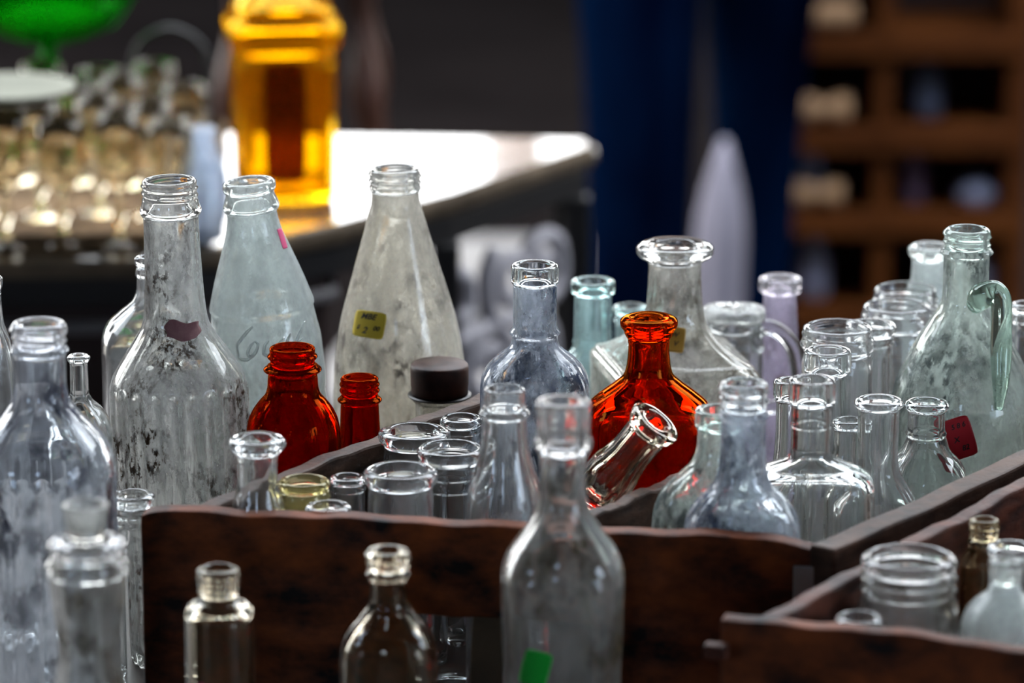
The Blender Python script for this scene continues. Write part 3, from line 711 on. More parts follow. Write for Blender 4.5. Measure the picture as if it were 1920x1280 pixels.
# big jug with handle
b = rb('glass_jug', 'large pale green glass jug with looped handle on the right', 'jug', 1814, 2.205,
   [(428, 41), (432, 44), (440, 43.5), (448, 42), (462, 43)] + bead(472, 44, 6, 10) + [(482, 43), (520, 43), (560, 45), (575, 50), (600, 66), (640, 92), (690, 117), (735, 133), (780, 140), (840, 138), (1000, 130)], 'jug', None,
   thread=(434, 464, 15, 3), seg=84, wall=0.0032, split=465)
s_ = b.px
def jp(px, py, fwd): return Vector(((px - b.x) / s_, -fwd, b.Z(py - 0.0) + 0.0))
fw = 0.0115
hp = [jp(1828, 560, 0.0125), jp(1836, 538, 0.0205), jp(1856, 526, 0.024), jp(1870, 540, 0.0245), jp(1873, 575, 0.0245), jp(1873, 625, 0.026), jp(1872, 680, 0.031), jp(1868, 735, 0.0355)]
tube('handle', hp, [0.0050, 0.0070, 0.0062, 0.0058, 0.0056, 0.0058, 0.0048, 0.0020], G['jughandle'], b.root, n=20)['label'] = 'green-tinted looped handle'
b.sticker(1797, 818, 50, 76, -18, M['red'], text=[(2, -22, 13, '5 8 6'), (-8, 2, 14, 'X'), (4, 20, 14, '82')], label='red handwritten price sticker', shear=0.2)

# decanter with square body
b = rb('glass_decanter', 'large square-bodied clear decanter with broad rolled lip behind the amber flask', 'decanter', 1266, 2.285,
   [(457, 66), (460, 70), (466, 72.5), (473, 72), (479, 68), (485, 58), (490, 51), (500, 49), (560, 52), (590, 57), (615, 66), (640, 84), (655, 102), (664, 118), (667, 126), (670, 130), (673, 129), (677, 134), (681, 137), (690, 137), (1000, 137)], 'decanter', None,
   sect=(560, 664, 1.0, 1.0, 14, 12), seg=128, wall=0.003, split=489)
b.sticker(1266, 636, 34, 46, 8, M['ochre'], text=[(-4, -8, 13, 'W'), (0, 8, 13, 'V')], label='ochre price sticker behind the amber neck')

rb('glass_bottle', 'aqua-green bottle with thick banded lip behind the blue-stained bottle', 'bottle', 1112, 2.345,
   lipband(525, 41, 24, 35) + [(600, 35.5), (632, 36)] + bead(640, 36, 3, 8) + [(648, 37), (658, 44), (672, 56), (690, 62), (710, 64), (900, 64)], 'aqua', None, split=551, wall=0.0024, base=CZ)
rb('glass_jar', 'small pale blue jar behind the orange-red flask neck', 'jar', 1182, 2.40,
   roll(573, 34, 12, 29) + bead(600, 29, 3, 6) + [(615, 29), (900, 30)], 'aqua', None, split=588)
rb('glass_bottle', 'pale lavender bottle with banded lip against the dark shelf', 'bottle', 1463, 2.425,
   lipband(520, 39.5, 26, 31) + [(560, 31), (600, 33), (660, 36), (700, 38), (900, 39)], 'lav', None, split=549)
b = rb('glass_mug', 'clear handled mug with torn plastic over its rim behind the decanter', 'mug', 1376, 2.375,
   [(583, 52), (587, 55), (600, 56), (612, 56), (620, 52), (632, 52), (650, 56), (900, 58)], 'clear2', None, split=616)
s_ = b.px
hp = [Vector(((px - b.x) / s_, fy, b.Z(py))) for px, py, fy in ((1420, 650, -0.005), (1415, 622, -0.008), (1440, 606, -0.008), (1470, 622, -0.008), (1490, 655, -0.008), (1497, 700, -0.008), (1480, 745, -0.007), (1430, 765, -0.004))]
tube('handle', hp, [0.0042, 0.0042, 0.0045, 0.0045, 0.0044, 0.0042, 0.004, 0.004], G['clear'], b.root, n=18)
# torn film over the rim
th = np.linspace(0, 2 * math.pi, 40, endpoint=False); V = []; rnd = random.Random(3)
rr = 57 / s_; zt = b.h + 0.0006
V.append((0, 0, zt + 0.0015))
for k, a_ in enumerate(th): V.append((rr * 0.6 * math.cos(a_), rr * 0.6 * math.sin(a_), zt + 0.001 + 0.0012 * math.sin(a_ * 5)))
for k, a_ in enumerate(th): V.append((rr * 1.02 * math.cos(a_), rr * 1.02 * math.sin(a_), zt + 0.0006 + 0.0004 * math.sin(a_ * 3)))
for k, a_ in enumerate(th): V.append((rr * 1.05 * math.cos(a_), rr * 1.05 * math.sin(a_), zt - 0.003 - 0.003 * abs(math.sin(a_ * 2.5 + 1))))
Fc = [(0, 1 + k, 1 + (k + 1) % 40) for k in range(40)]
for rg in (1, 41):
    Fc += [(rg + k, rg + 40 + k, rg + 40 + (k + 1) % 40, rg + (k + 1) % 40) for k in range(40)]
fo = mesh('plastic_film', V, Fc, M['foil'], b.root); fo['label'] = 'torn whitish plastic over the rim'
so = fo.modifiers.new('s', 'SOLIDIFY'); so.thickness = 0.0002

# ---------------------------------------------------------------- in front of the crates
b = Glassware(1056, 1.862, [(750, 49), (756, 52), (775, 51), (800, 50), (815, 50), (822, 54), (830, 55), (838, 54), (846, 48), (860, 44), (890, 43), (930, 45), (955, 52), (980, 66), (1005, 84), (1030, 102), (1055, 113), (1080, 117), (1130, 116), (1280, 111), (1450, 100)],
              wall=0.003, sect=(980, 1080, 1.0, 0.85, 2.6, 0), seg=84, lean=0.0)
b.build('glass_bottle', 'tall blurred clear bottle with long tubular lip in front of the crate', 'bottle', G['smoky'], split=848)
b.sticker(1005, 1247, 52, 66, 14, M['green'], label='green price sticker')
b = Glassware(727, 1.87, [(1030, 39), (1034, 42), (1042, 42), (1050, 40), (1064, 39)] + bead(1074, 39, 4, 8) + [(1082, 36), (1100, 33), (1125, 36), (1150, 52), (1175, 74), (1200, 88), (1230, 93), (1450, 94)],
              wall=0.0026, thread=(1036, 1066, 15, 3), sect=(1120, 1190, 1.0, 0.6, 2.5, 0), seg=72)
b.build('glass_flask', 'small dark-looking screw-necked flask before the crate\'s hand hole', 'flask', G['brownish'], split=1066)
b = Glassware(409, 1.87, [(1064, 36), (1068, 39), (1090, 37), (1112, 36), (1120, 38), (1128, 52), (1136, 61), (1148, 64), (1180, 65), (1450, 66)],
              wall=0.0026, thread=(1068, 1112, 13, 4.5), seg=64)
b.build('glass_bottle', 'small round-shouldered screw-top bottle before the crate\'s left end', 'bottle', G['brownish'], split=1116)
b.sticker(376, 1288, 16, 22, 40, M['pink'], label='pink sticker corner')

# in the lower right crate
b = Glassware(1705, 1.870, [(1042, 84), (1047, 89), (1058, 90), (1066, 86)] + bead(1080, 86, 5, 10) + bead(1102, 86, 5, 10) + [(1114, 86), (1126, 92), (1140, 94), (1155, 94), (1400, 93)], base=CZ, wall=0.003, seg=72)
b.build('glass_jar', 'wide clear screw-top jar in the lower right crate', 'jar', G['smoky'], split=1068)
b = Glassware(1612, 1.832, [(1155, 42), (1160, 46), (1172, 46), (1184, 42), (1300, 42)], base=CZ); b.build('glass_jar', 'small clear jar rim just above the lower right crate board', 'jar', G['clear'], split=1186)
b = Glassware(1846, 1.962, [(972, 25), (976, 28), (990, 27), (1006, 26), (1012, 30), (1018, 31), (1024, 28), (1034, 34), (1048, 42), (1200, 43)], base=CZ, thread=(980, 1006, 11, 3)); b.build('glass_bottle', 'small brownish-clear bottle in the far corner of the lower right crate', 'bottle', G['tan'], split=1010)
b = Glassware(1896, 1.925, roll(1022, 46, 16, 40) + [(1060, 40), (1200, 42)], base=CZ); b.build('glass_jar', 'clear flared jar behind the round-shouldered bottle at the right edge', 'jar', G['clear2'], split=1040)
b = Glassware(1886, 1.838, [(1048, 28), (1052, 31), (1062, 30), (1090, 28), (1104, 30), (1110, 34), (1120, 48), (1135, 64), (1150, 74), (1175, 82), (1220, 86), (1400, 87)], base=CZ, thread=(1056, 1088, 13, 2.5)); b.build('glass_bottle', 'round-shouldered pale bottle at the right edge of the lower crate', 'bottle', G['milky'], split=1094)

# ---------------------------------------------------------------- far table and its things
M['fartop'] = solid('far_table_top', (0.05, 0.038, 0.026), 0.22, col2=(0.16, 0.12, 0.08), scale=9, coat=0.6)
M['iron'] = solid('iron', (0.010, 0.009, 0.009), 0.5)
M['moulding'] = solid('grey_moulding', (0.13, 0.12, 0.12), 0.45)
M['scroll'] = solid('pale_scrollwork', (0.36, 0.34, 0.36), 0.6)
M['cabinet'] = solid('dark_cabinet', (0.02, 0.008, 0.006), 0.5)
ft = thing('antique_table', 'dark antique table with shiny top behind the bottles, carrying glassware', 'table', (0, 0, FZ))
cs = [Pz(1122, 272, 0), Pz(860, 362, 0), Pz(640, 420, 0), Pz(450, 458, 0), Pz(270, 482, 0), Pz(-200, 486, 0), Pz(-260, 235, 0), Pz(600, 250, 0), Pz(1100, 258, 0)]
def slab(name, pts, z0, z1, mat, parent, bevel=0.004):
    bm = bmesh.new(); lo = [bm.verts.new((p.x, p.y, z0)) for p in pts]; hi = [bm.verts.new((p.x, p.y, z1)) for p in pts]
    bm.faces.new(lo[::-1]); bm.faces.new(hi)
    for i in range(len(pts)): bm.faces.new((lo[i], lo[(i + 1) % len(pts)], hi[(i + 1) % len(pts)], hi[i]))
    return bm_obj(name, bm, mat, parent, bevel=bevel)
slab('tabletop', cs, 0.75 - 0.018, 0.75, M['fartop'], ft, 0.006)
def inset(pts, k):
    c = sum(pts, Vector()) / len(pts); return [c + (p - c) * k for p in pts]
slab('apron', inset(cs, 0.96), 0.71, 0.731, M['iron'], ft, 0.002)
cs_l = [Pz(640, 420, 0), Pz(450, 458, 0), Pz(270, 482, 0), Pz(-200, 486, 0), Pz(-260, 235, 0), Pz(600, 250, 0)]
slab('moulding', inset(cs_l, 0.985), 0.690, 0.700, M['moulding'], ft, 0.003)
slab('cabinet_body', inset(cs_l, 0.93), 0.02, 0.7095, M['cabinet'], ft, 0.003)
pl = inset(cs, 0.93)
for p in (pl[0], pl[1], pl[8]):
    box('leg', (p.x, p.y, 0.355), (0.022, 0.022, 0.71), M['iron'], ft)
# cast scroll panel below the table's front edge
sc = []
P0, P1 = pl[0], pl[2]
def sp2(u, z): return Vector((P0.x + (P1.x - P0.x) * u, P0.y + (P1.y - P0.y) * u - 0.0, z))
rnd = random.Random(5)
for i, (u, z, r_, turns, s0) in enumerate(((0.14, 0.655, 0.036, 1.4, 1), (0.30, 0.655, 0.038, 1.5, -1), (0.21, 0.585, 0.040, 1.4, 1), (0.40, 0.595, 0.036, 1.5, -1), (0.52, 0.655, 0.034, 1.4, 1), (0.34, 0.52, 0.038, 1.3, 1), (0.12, 0.52, 0.034, 1.3, -1), (0.6, 0.58, 0.036, 1.3, 1), (0.78, 0.60, 0.036, 1.3, -1), (0.82, 0.52, 0.03, 1.2, 1))):
    L = 0.36
    pts = []
    for k in range(15):
        t = k / 14; a_ = s0 * t * turns * 2 * math.pi + i; rr = r_ * (1 - 0.75 * t)
        pts.append(sp2(u + rr * math.cos(a_) / L, z + rr * math.sin(a_)))
    tube('scroll', pts, [0.0075] * 15, M['scroll'], ft, n=8, res=3)
tube('stretcher', [pl[1] + Vector((0, 0, 0.42 - pl[1].z)), pl[0] + Vector((0, 0, 0.40)), pl[8] + Vector((0, 0, 0.40))], [0.009] * 3, M['iron'], ft, n=10)

# amber lidded decanter on far table
M['ambglow'] = glass('yellow_amber_glass', (0.985, 0.80, 0.16), haze=0.16, haze_lo=0.05, hcol=(0.90, 0.42, 0.02), seed=20.0, scale=20)
b = Glassware(527, 3.22, [(-120, 40), (-110, 44), (-95, 40), (-60, 40), (-30, 48), (-8, 72), (4, 88), (14, 92), (24, 94), (34, 104), (44, 107), (70, 106), (84, 98), (92, 94), (110, 96), (355, 92)], base=0.0012, wall=0.004,
              sect=(-40, 20, 1.0, 1.0, 6, 8), seg=112, flute=(40, 0.02, 88))
b.build('glass_decanter', 'tall square yellow-amber pressed glass decanter on the far table', 'decanter', M['ambglow'], split=None)
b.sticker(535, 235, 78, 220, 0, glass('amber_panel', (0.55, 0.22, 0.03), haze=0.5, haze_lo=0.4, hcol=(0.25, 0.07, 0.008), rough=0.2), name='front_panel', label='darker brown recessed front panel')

# stemmed glasses
def goblet(x, d, ytop, ybase, rtop, label, mat):
    top = Pt(x, ytop, d); s_ = scale_at(ytop, d); h = top.z - TZ; r = rtop / s_
    root = thing('stemmed_glass', label, 'glass', (top.x, d, TZ), group='stemmed glasses on the far table')
    bowl = [(h * 0.42, 0.004), (h * 0.46, r * 0.5), (h * 0.54, r * 0.86), (h * 0.66, r * 1.03), (h * 0.82, r * 1.05), (h, r), (h, r - 0.0016), (h * 0.82, r * 1.05 - 0.0018), (h * 0.66, r * 1.03 - 0.0018), (h * 0.54, r * 0.80), (h * 0.49, r * 0.4), (h * 0.475, 0.001)]
    turned('bowl', bowl, mat, root, seg=28)
    turned('stem', [(h * 0.415, 0.0045), (h * 0.36, 0.003), (h * 0.28, 0.0055), (h * 0.24, 0.006), (h * 0.2, 0.0035), (h * 0.07, 0.004)], mat, root, seg=16)
    turned('foot', [(h * 0.068, 0.005), (h * 0.04, r * 0.6), (h * 0.015, r * 0.95), (0.0, r * 0.97), (0.0, 0.002)], mat, root, seg=28)
    return root
gm = glass('goblet_glass', (0.90, 0.86, 0.78), haze=0.05, haze_lo=0.0, hcol=(0.4, 0.34, 0.25), seed=21.0)
M['tray'] = solid('tray_wood', (0.20, 0.13, 0.07), 0.9, col2=(0.05, 0.03, 0.018), scale=40, spec=0.1)
tp = [Pz(-230, 478, 0), Pz(285, 474, 0), Pz(392, 458, 0), Pz(425, 258, 0), Pz(-230, 252, 0)]
ty = thing('serving_tray', 'brown wooden tray under the stemmed glasses', 'tray', (0, 0, 0.001))
slab('base', tp, 0.0, 0.004, M['tray'], ty, 0.001)
for i_ in range(5):
    a_, b_ = inset(tp, 0.995)[i_], inset(tp, 0.995)[(i_ + 1) % 5]; m_ = (a_ + b_) / 2; l_ = (b_ - a_).length
    box('rim', (m_.x, m_.y, 0.009), (l_ - 0.004, 0.003, 0.0096), M['tray'], ty, rotz=math.atan2(b_.y - a_.y, b_.x - a_.x), bevel=0.0008)
TZ = 0.0056
rows = [(3.03, (12, 118, 222, 318), 212, 44), (3.13, (-30, 70, 178, 276), 180, 44), (3.24, (22, 135, 232, 345), 146, 44), (3.34, (85, 190, 290), 118, 40)]
words_ = ['first', 'second', 'third', 'fourth', 'fifth']; rown = ['front', 'second', 'third', 'back']
for ri_, (d, xs, yt, rt) in enumerate(rows):
    for k, x in enumerate(xs):
        goblet(x + ((k * 37 + ri_ * 23) % 17) - 8, d + ((k * 13 + ri_ * 7) % 5) * 0.004, yt + (k % 2) * 12, 0, rt - (k * 5 + ri_) % 4, f'blurred clear stemmed glass, {words_[k]} from the left in the {rown[ri_]} row', gm)
ceramic = solid('cream_ceramic', (0.15, 0.15, 0.11), 0.7)
p = Pt(52, 196, 3.03); zt = max(Pt(8, 206, 3.03).z, Pt(-30, 174, 3.13).z)
dish = thing('shallow_dish', 'cream shallow dish resting on the stemmed glasses at far left', 'dish', (Pt(18, 200, 3.05).x, 3.06, zt + 0.0006)); dish.scale = (1.2, 1.2, 1.2)
turned('plate', [(0.0, 0.014), (0.001, 0.026), (0.005, 0.036), (0.008, 0.040), (0.0095, 0.040), (0.007, 0.034), (0.003, 0.024), (0.0025, 0.004)], ceramic, dish, seg=40)
turned('foot_ring', [(0.0, 0.015), (0.0014, 0.0155), (0.0015, 0.004), (0.0008, 0.003)], ceramic, dish, seg=32)
pw = Pz(372, 425, 0)
v = Glassware(378, 3.06, [(238, 24), (243, 27), (256, 25), (280, 30), (315, 44), (355, 50), (400, 47), (425, 40)], base=TZ, wall=0.003)
v.build('glass_pitcher', 'pale blue-white glass pitcher beside the stemmed glasses', 'pitcher', glass('blue_white_glass', (0.9, 0.95, 1.0), haze=0.5, haze_lo=0.25, hcol=(0.78, 0.83, 0.92), seed=22.0))
tube('handle', [Vector((-0.0095, 0, v.h * 0.9)), Vector((-0.022, 0, v.h * 0.85)), Vector((-0.026, 0, v.h * 0.6)), Vector((-0.0175, 0, v.h * 0.42))], [0.0022] * 4, bpy.data.materials['blue_white_glass'], v.root, n=10)
# green compote and iron basket handle at the back left
gg = glass('emerald_glass', (0.16, 0.72, 0.18), haze=0.12, haze_lo=0.02, hcol=(0.0, 0.2, 0.015), seed=23.0)
gp = Pz(120, 243, 0)
gr = thing('green_compote', 'large emerald green glass bowl on a stem, top left corner', 'bowl', (gp.x, gp.y - 0.095, TZ))
zb = Pt(120, 80, gp.y - 0.095).z - TZ
turned('bowl', [(zb, 0.008), (zb + 0.004, 0.03), (zb + 0.016, 0.056), (zb + 0.04, 0.072), (zb + 0.075, 0.078), (zb + 0.075, 0.074), (zb + 0.04, 0.068), (zb + 0.018, 0.05), (zb + 0.009, 0.02), (zb + 0.008, 0.001)], gg, gr, seg=48)
turned('stem', [(zb - 0.0002, 0.007), (zb * 0.8, 0.005), (zb * 0.5, 0.009), (zb * 0.3, 0.005), (0.006, 0.008)], gg, gr, seg=20)
turned('foot', [(0.0058, 0.009), (0.003, 0.03), (0.0, 0.036), (0.0, 0.002)], gg, gr, seg=32)
bp = Pz(330, 250, 0)
bk = thing('wire_basket', 'black wire basket with arched handle behind the stemmed glasses', 'basket', (bp.x, bp.y - 0.04, TZ))
hp = [Vector((-0.032, 0, 0.004)), Vector((-0.032, 0, 0.05)), Vector((-0.024, 0, 0.078)), Vector((0, 0, 0.09)), Vector((0.024, 0, 0.078)), Vector((0.032, 0, 0.05)), Vector((0.032, 0, 0.004))]
tube('handle', hp, [0.0028] * 7, M['iron'], bk, n=10)
for z in (0.002, 0.02, 0.038):
    bm = bmesh.new(); n = 40
    for k in range(n):
        pass
    V = []; Fc = []
    for k in range(40):
        a_ = 2 * math.pi * k / 40
        for j in range(6):
            b_ = 2 * math.pi * j / 6; rr = 0.030 + 0.0016 * math.cos(b_); V.append((rr * math.cos(a_), rr * math.sin(a_), z + 0.0016 * math.sin(b_)))
    for k in range(40):
        for j in range(6): Fc.append((k*6+j, ((k+1) % 40)*6+j, ((k+1) % 40)*6+(j+1) % 6, k*6+(j+1) % 6))
    bm.free(); mesh('hoop', V, Fc, M['iron'], bk)
for k in range(10):
    a_ = 2 * math.pi * k / 10; box('upright', (0.030 * math.cos(a_), 0.030 * math.sin(a_), 0.020), (0.0016, 0.0016, 0.038), M['iron'], bk, bevel=0)

# ---------------------------------------------------------------- beyond the far table
M['stool'] = solid('reddish_wood', (0.06, 0.022, 0.012), 0.35)
stp = Pt(770, 120, 4.05)
so_ = thing('bar_stool', 'dark wooden stool with turned legs behind the far table', 'stool', (stp.x - 0.11, 4.15, FZ))
turned('seat', [(0.78, 0.11), (0.785, 0.125), (0.80, 0.13), (0.81, 0.125), (0.812, 0.1)], M['stool'], so_, seg=36)
for sx in (-1, 1):
    for sy in (-1, 1):
        prof = []
        for k in range(40):
            t = k / 39; prof.append((0.79 * t / 0.985, 0.0135 + 0.004 * math.sin(t * 40) - 0.003 * (1 - t)))
        o = turned('leg', prof, M['stool'], so_, seg=14, loc=(sx * 0.125, sy * 0.125, 0)); o.rotation_euler = (sy * 0.09, -sx * 0.09, 0)
M['slab'] = solid('lit_floor_pale', (0.42, 0.37, 0.32), 0.9, col2=(0.34, 0.30, 0.27), scale=6)  # floor light put into the colour: this pale slab stands for lit ground
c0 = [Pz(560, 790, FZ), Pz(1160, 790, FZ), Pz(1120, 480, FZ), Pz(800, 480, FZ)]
sl = slab('lit_floor_slab', c0, FZ + 0.0005, FZ + 0.03, M['slab'], None); sl['label'] = 'added pale slab standing for the lit floor beyond the tables'; sl['category'] = 'slab'
# pole lying on floor / dark trestle foot
tf = tube('iron_bar', [Pz(800, 540, FZ + 0.045), Pz(900, 600, FZ + 0.045), Pz(1000, 665, FZ + 0.045)], [0.014] * 3, M['iron'], None, n=12); tf['label'] = 'black iron bar lying across the pale lit-floor slab'; tf['category'] = 'bar'

# person in jeans (only the lower legs are in the picture)
skin = solid('skin', (0.45, 0.25, 0.17), 0.5); denim = solid('denim', (0.0006, 0.0015, 0.007), 0.95, spec=0.0, col2=(0.001, 0.008, 0.028), scale=9, stretch=(1, 1, 0.2))
shirt = solid('shirt', (0.02, 0.02, 0.025), 0.9); shoe = solid('shoe', (0.01, 0.01, 0.01), 0.5); hair = solid('hair', (0.02, 0.012, 0.008), 0.7)
DP = 5.0
xa, xb = Pt(1200, 200, DP).x, Pt(1420, 200, DP + 0.15).x; xc = (xa + xb) / 2 + 0.0
pr = thing('person', 'person in dark blue jeans standing behind the tables, only legs in view', 'person', (xc, DP, FZ))
def skinmesh(name, verts, edges, rads, mat, parent, root=0, sub=2):
    me = bpy.data.meshes.new(name); me.from_pydata(verts, edges, []); me.update()
    o = link(name, me, mat, parent, False)
    m = o.modifiers.new('skin', 'SKIN'); m.use_smooth_shade = True
    for i, r_ in enumerate(rads):
        sv = me.skin_vertices[0].data[i]; sv.radius = r_ if isinstance(r_, tuple) else (r_, r_); sv.use_root = (i == root)
    s2 = o.modifiers.new('sub', 'SUBSURF'); s2.levels = sub; s2.render_levels = sub
    return o
hx = (xb - xa) / 2
V = [(0, 0.05, 0.95), (0, 0.05, 1.12), (0, 0.05, 1.32), (0, 0.05, 1.42), (0, 0.04, 1.50), (0, 0.03, 1.60), (0, 0.03, 1.68),
     (-0.085, 0.04, 0.88), (-hx, 0.0, 0.50), (-hx, 0.03, 0.10), (-hx, -0.10, 0.04),
     (0.085, 0.05, 0.88), (hx, 0.12, 0.50), (hx, 0.16, 0.10), (hx, 0.03, 0.04),
     (-0.17, 0.05, 1.38), (-0.23, 0.06, 1.12), (-0.20, -0.08, 0.92), (-0.19, -0.14, 0.86),
     (0.17, 0.05, 1.38), (0.23, 0.06, 1.12), (0.22, -0.02, 0.88), (0.22, -0.05, 0.80)]
E = [(0, 1), (1, 2), (2, 3), (3, 4), (4, 5), (5, 6), (0, 7), (7, 8), (8, 9), (9, 10), (0, 11), (11, 12), (12, 13), (13, 14), (3, 15), (15, 16), (16, 17), (17, 18), (3, 19), (19, 20), (20, 21), (21, 22)]
Rr = [0.12, 0.105, 0.125, 0.08, 0.05, 0.085, 0.07, 0.08, 0.055, 0.038, 0.034, 0.08, 0.055, 0.038, 0.034, 0.05, 0.038, 0.028, 0.03, 0.05, 0.038, 0.028, 0.03]
skinmesh('body', V, E, Rr, skin, pr)
def hand(base, dirx):
    for k in range(5):
        off = Vector(((k - 2) * 0.016 * 1.0, 0, 0)); L_ = (0.05, 0.075, 0.08, 0.075, 0.06)[k]
        if k == 0: off = Vector((-0.03 * dirx, 0, 0.03))
        b0 = Vector(base) + off
        yield b0, b0 + Vector((0, -0.012, -L_ * 0.55)), b0 + Vector((0, -0.03, -L_))
for base, dx in (((-0.19, -0.15, 0.84), 1), ((0.22, -0.06, 0.78), -1)):
    for a_, b_, c_ in hand(base, dx): tube('finger', [a_, b_, c_], [0.009, 0.0085, 0.006], skin, pr, n=10, res=4)
jv = [(0, 0.05, 0.98), (-0.085, 0.04, 0.86), (-hx, 0.0, 0.50), (-hx, 0.01, 0.28), (-hx, 0.03, 0.07), (0.085, 0.05, 0.86), (hx, 0.12, 0.50), (hx, 0.14, 0.28), (hx, 0.16, 0.07)]
skinmesh('jeans', jv, [(0, 1), (1, 2), (2, 3), (3, 4), (0, 5), (5, 6), (6, 7), (7, 8)], [(0.16, 0.13), 0.105, 0.075, 0.068, 0.068, 0.105, 0.068, 0.05, 0.05], denim, pr)
sv_ = [(0, 0.05, 0.94), (0, 0.05, 1.15), (0, 0.05, 1.34), (0, 0.05, 1.43), (-0.18, 0.05, 1.38), (-0.21, 0.055, 1.2), (0.18, 0.05, 1.38), (0.21, 0.055, 1.2)]
skinmesh('shirt', sv_, [(0, 1), (1, 2), (2, 3), (3, 4), (4, 5), (3, 6), (6, 7)], [(0.165, 0.14), (0.15, 0.13), (0.16, 0.135), 0.085, 0.068, 0.056, 0.068, 0.056], shirt, pr)
for sx, sy in ((-hx, 0.0), (hx, 0.13)):
    skinmesh('shoe', [(sx, sy + 0.05, 0.045), (sx, sy - 0.05, 0.045), (sx, sy - 0.13, 0.035)], [(0, 1), (1, 2)], [(0.05, 0.04), (0.052, 0.042), (0.045, 0.03)], shoe, pr)
skinmesh('hair', [(0, 0.05, 1.60), (0, 0.06, 1.70)], [(0, 1)], [0.098, 0.075], hair, pr)
M['drape'] = solid('pale_cloth', (0.24, 0.215, 0.24), 1.0, spec=0.0)
dp = Pt(1340, 400, 4.75)
dr_ = thing('draped_cloth', 'tall pale lavender-grey cloth bundle standing in front of the person\'s legs', 'cloth', (dp.x, 4.75, FZ + 0.0005))
V = []; Fc = []; n = 48
zs_ = np.linspace(0, 1, 16)
ztp = Pt(1340, 262, 4.75).z - FZ
for t in zs_:
    r_ = 0.030 * (1 - 0.10 * t) if t < 0.75 else 0.0278 * (1 - ((t - 0.75) / 0.25) ** 1.6 * 0.85)
    for k in range(n):
        a_ = 2 * math.pi * k / n; rr = r_ * (1 + 0.12 * math.sin(a_ * 7 + t * 2)); V.append((rr * math.cos(a_) + 0.010 * t * t, rr * math.sin(a_), t * ztp))
for i in range(15):
    for k in range(n): Fc.append((i*n+k, i*n+(k+1) % n, (i+1)*n+(k+1) % n, (i+1)*n+k))
Fc.append(tuple(range(n - 1, -1, -1))); Fc.append(tuple(15 * n + k for k in range(n)))
mesh('fabric', V, Fc, M['drape'], dr_)

# wooden shelf unit
M['shelf'] = solid('shelf_wood', (0.055, 0.013, 0.0015), 0.7, spec=0.1, col2=(0.105, 0.028, 0.004), scale=6, stretch=(1, 1, 4))
M['tan'] = solid('tan_twine', (0.34, 0.18, 0.08), 0.8)
M['palegrey'] = solid('pale_china', (0.40, 0.38, 0.46), 0.5)
DS = 5.25
sx0, sx1 = Pt(1450, 300, DS).x, Pt(1925, 300, DS).x; wS = sx1 - sx0; cx_ = (sx0 + sx1) / 2
su = thing('shelf_unit', 'brown wooden shelf unit with open compartments, upper right', 'shelf', (cx_, DS + 0.09, FZ))
Hs = 0.86
lx = lambda px: Pt(px, 300, DS).x - cx_
lz = lambda py: Pt(1680, py, DS).z - FZ
for px, wd in ((1468, 0.028), (1655, 0.022), (1907, 0.028)):
    box('upright', (lx(px), 0, Hs / 2), (wd, 0.18, Hs), M['shelf'], su)
rails = (78, 256, 412, 590, 750)
for py in rails:
    for pa, pb in ((1468, 1655), (1655, 1907)):
        xa_, xb_ = lx(pa) + 0.015, lx(pb) - 0.015
        box('shelf_board', ((xa_ + xb_) / 2, 0, lz(py)), (xb_ - xa_, 0.176, 0.020 if py != 256 else 0.026), M['shelf'], su)
        box('front_rail', ((xa_ + xb_) / 2, -0.095, lz(py) - 0.004), (xb_ - xa_ + 0.028, 0.008, 0.034), M['shelf'], su)
box('top_board', (0, 0, Hs + 0.011), (wS + 0.02, 0.19, 0.02), M['shelf'], su)
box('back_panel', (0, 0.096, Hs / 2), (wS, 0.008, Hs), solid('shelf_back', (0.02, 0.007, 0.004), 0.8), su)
bd = Pt(1428, 470, DS - 0.16)
bo = box('leaning_board', (bd.x - 0.004, DS + 0.215, (Pt(1428, 350, DS).z + FZ) / 2), (0.060, 0.03, Pt(1428, 350, DS).z - FZ - 0.001), solid('red_brown_board', (0.06, 0.014, 0.006), 0.6)); bo['label'] = 'reddish brown board standing left of the shelf unit'; bo['category'] = 'board'
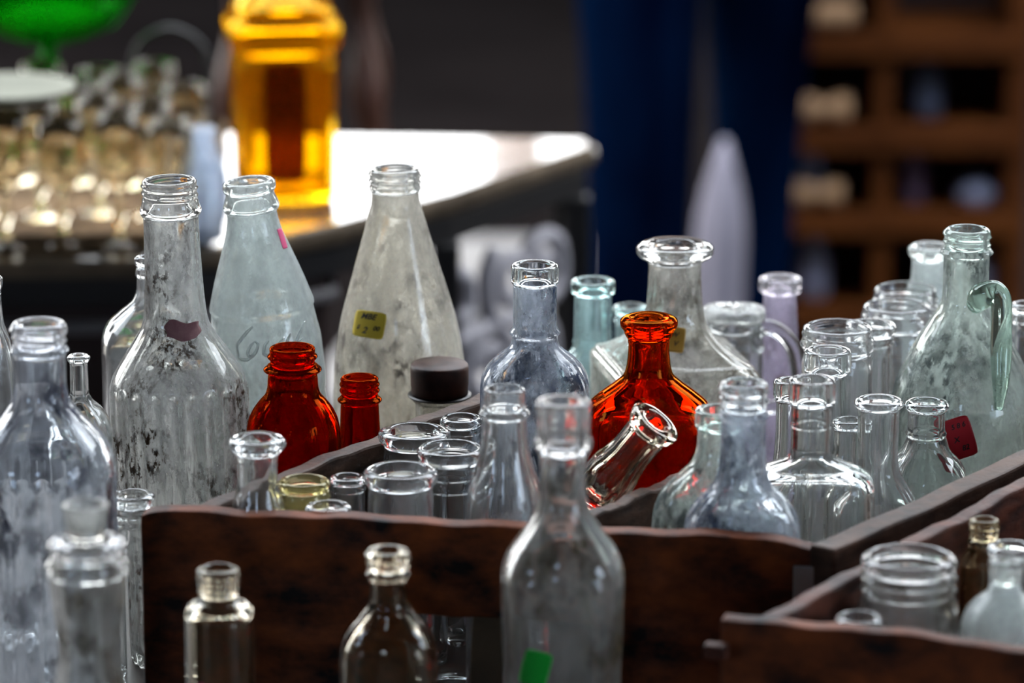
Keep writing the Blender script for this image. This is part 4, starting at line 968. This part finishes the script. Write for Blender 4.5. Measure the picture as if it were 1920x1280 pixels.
# twine rolls on the ledges
def roll_of(px, py, L_, r_, rz, label, dz=0.0, bulge=True, dd_=-0.075):
    zs = None
    for q_ in rails:
        if lz(q_) < lz(py) + 0.0 and (zs is None or lz(q_) > zs): zs = lz(q_)
    p_ = Pt(px, py, DS)
    t_ = thing('twine_roll', label, 'roll', (p_.x, DS + 0.09 + dd_, FZ + zs + 0.0135 + r_ + dz))
    t_.rotation_euler = (0, R(90), R(rz))
    prof = [(-L_/2, r_*0.6), (-L_/2, r_*0.97), (-L_/2 + 0.004, r_)] + ([(-L_/4, r_), (0, r_*0.45), (L_/4, r_)] if bulge else [(0, r_ * 1.0)]) + [(L_/2 - 0.004, r_), (L_/2, r_*0.97), (L_/2, r_*0.6)]
    o = turned('coil', prof, M['tan'], t_, seg=28)
roll_of(1556, 45, 0.066, 0.0165, 0, 'thick tan roll lying on the shelf unit\'s upper ledge', bulge=False)
roll_of(1548, 215, 0.062, 0.0185, 0, 'tan spool with two round ends on the middle ledge')
roll_of(1535, 385, 0.060, 0.017, 0, 'brownish spool on the lower ledge')
def jar_of(px, pyt, rail_py, r_, label, mat, dy=-0.04):
    p_ = Pt(px, pyt, DS); zb_ = FZ + lz(rail_py) + (0.0135 if rail_py == 256 else 0.0105); h_ = Pt(px, pyt, DS + 0.05).z - zb_
    t_ = thing('china_jar', label, 'jar', (p_.x, DS + 0.09 + dy, zb_))
    turned('vessel', [(0, r_ * 0.7), (h_ * 0.1, r_ * 0.9), (h_ * 0.5, r_), (h_ * 0.8, r_ * 0.8), (h_ * 0.88, r_ * 0.55)], mat, t_, seg=28)
    turned('lid', [(h_ * 0.885, r_ * 0.6), (h_ * 0.93, r_ * 0.62), (h_ * 0.97, r_ * 0.3), (h_, r_ * 0.12)], mat, t_, seg=24)
jar_of(1748, 115, 256, 0.020, 'bluish grey china jar in the shelf\'s upper right compartment', solid('blue_china', (0.10, 0.11, 0.15), 0.5))
jar_of(1522, 282, 412, 0.020, 'bluish white china jar behind the lower spool', solid('bluewhite_china', (0.26, 0.28, 0.40), 0.5))
jar_of(1722, 290, 412, 0.017, 'pinkish china jar in the middle right compartment', solid('pink_china', (0.20, 0.12, 0.18), 0.5))
jar_of(1840, 330, 412, 0.028, 'broad lavender china jar in the middle right compartment', M['palegrey'])
jar_of(1530, 442, 590, 0.022, 'pale china jar on the bottom left shelf', M['palegrey'])
jar_of(1838, 450, 590, 0.028, 'pale grey china jar on the bottom right shelf', solid('grey_china', (0.24, 0.21, 0.25), 0.5))
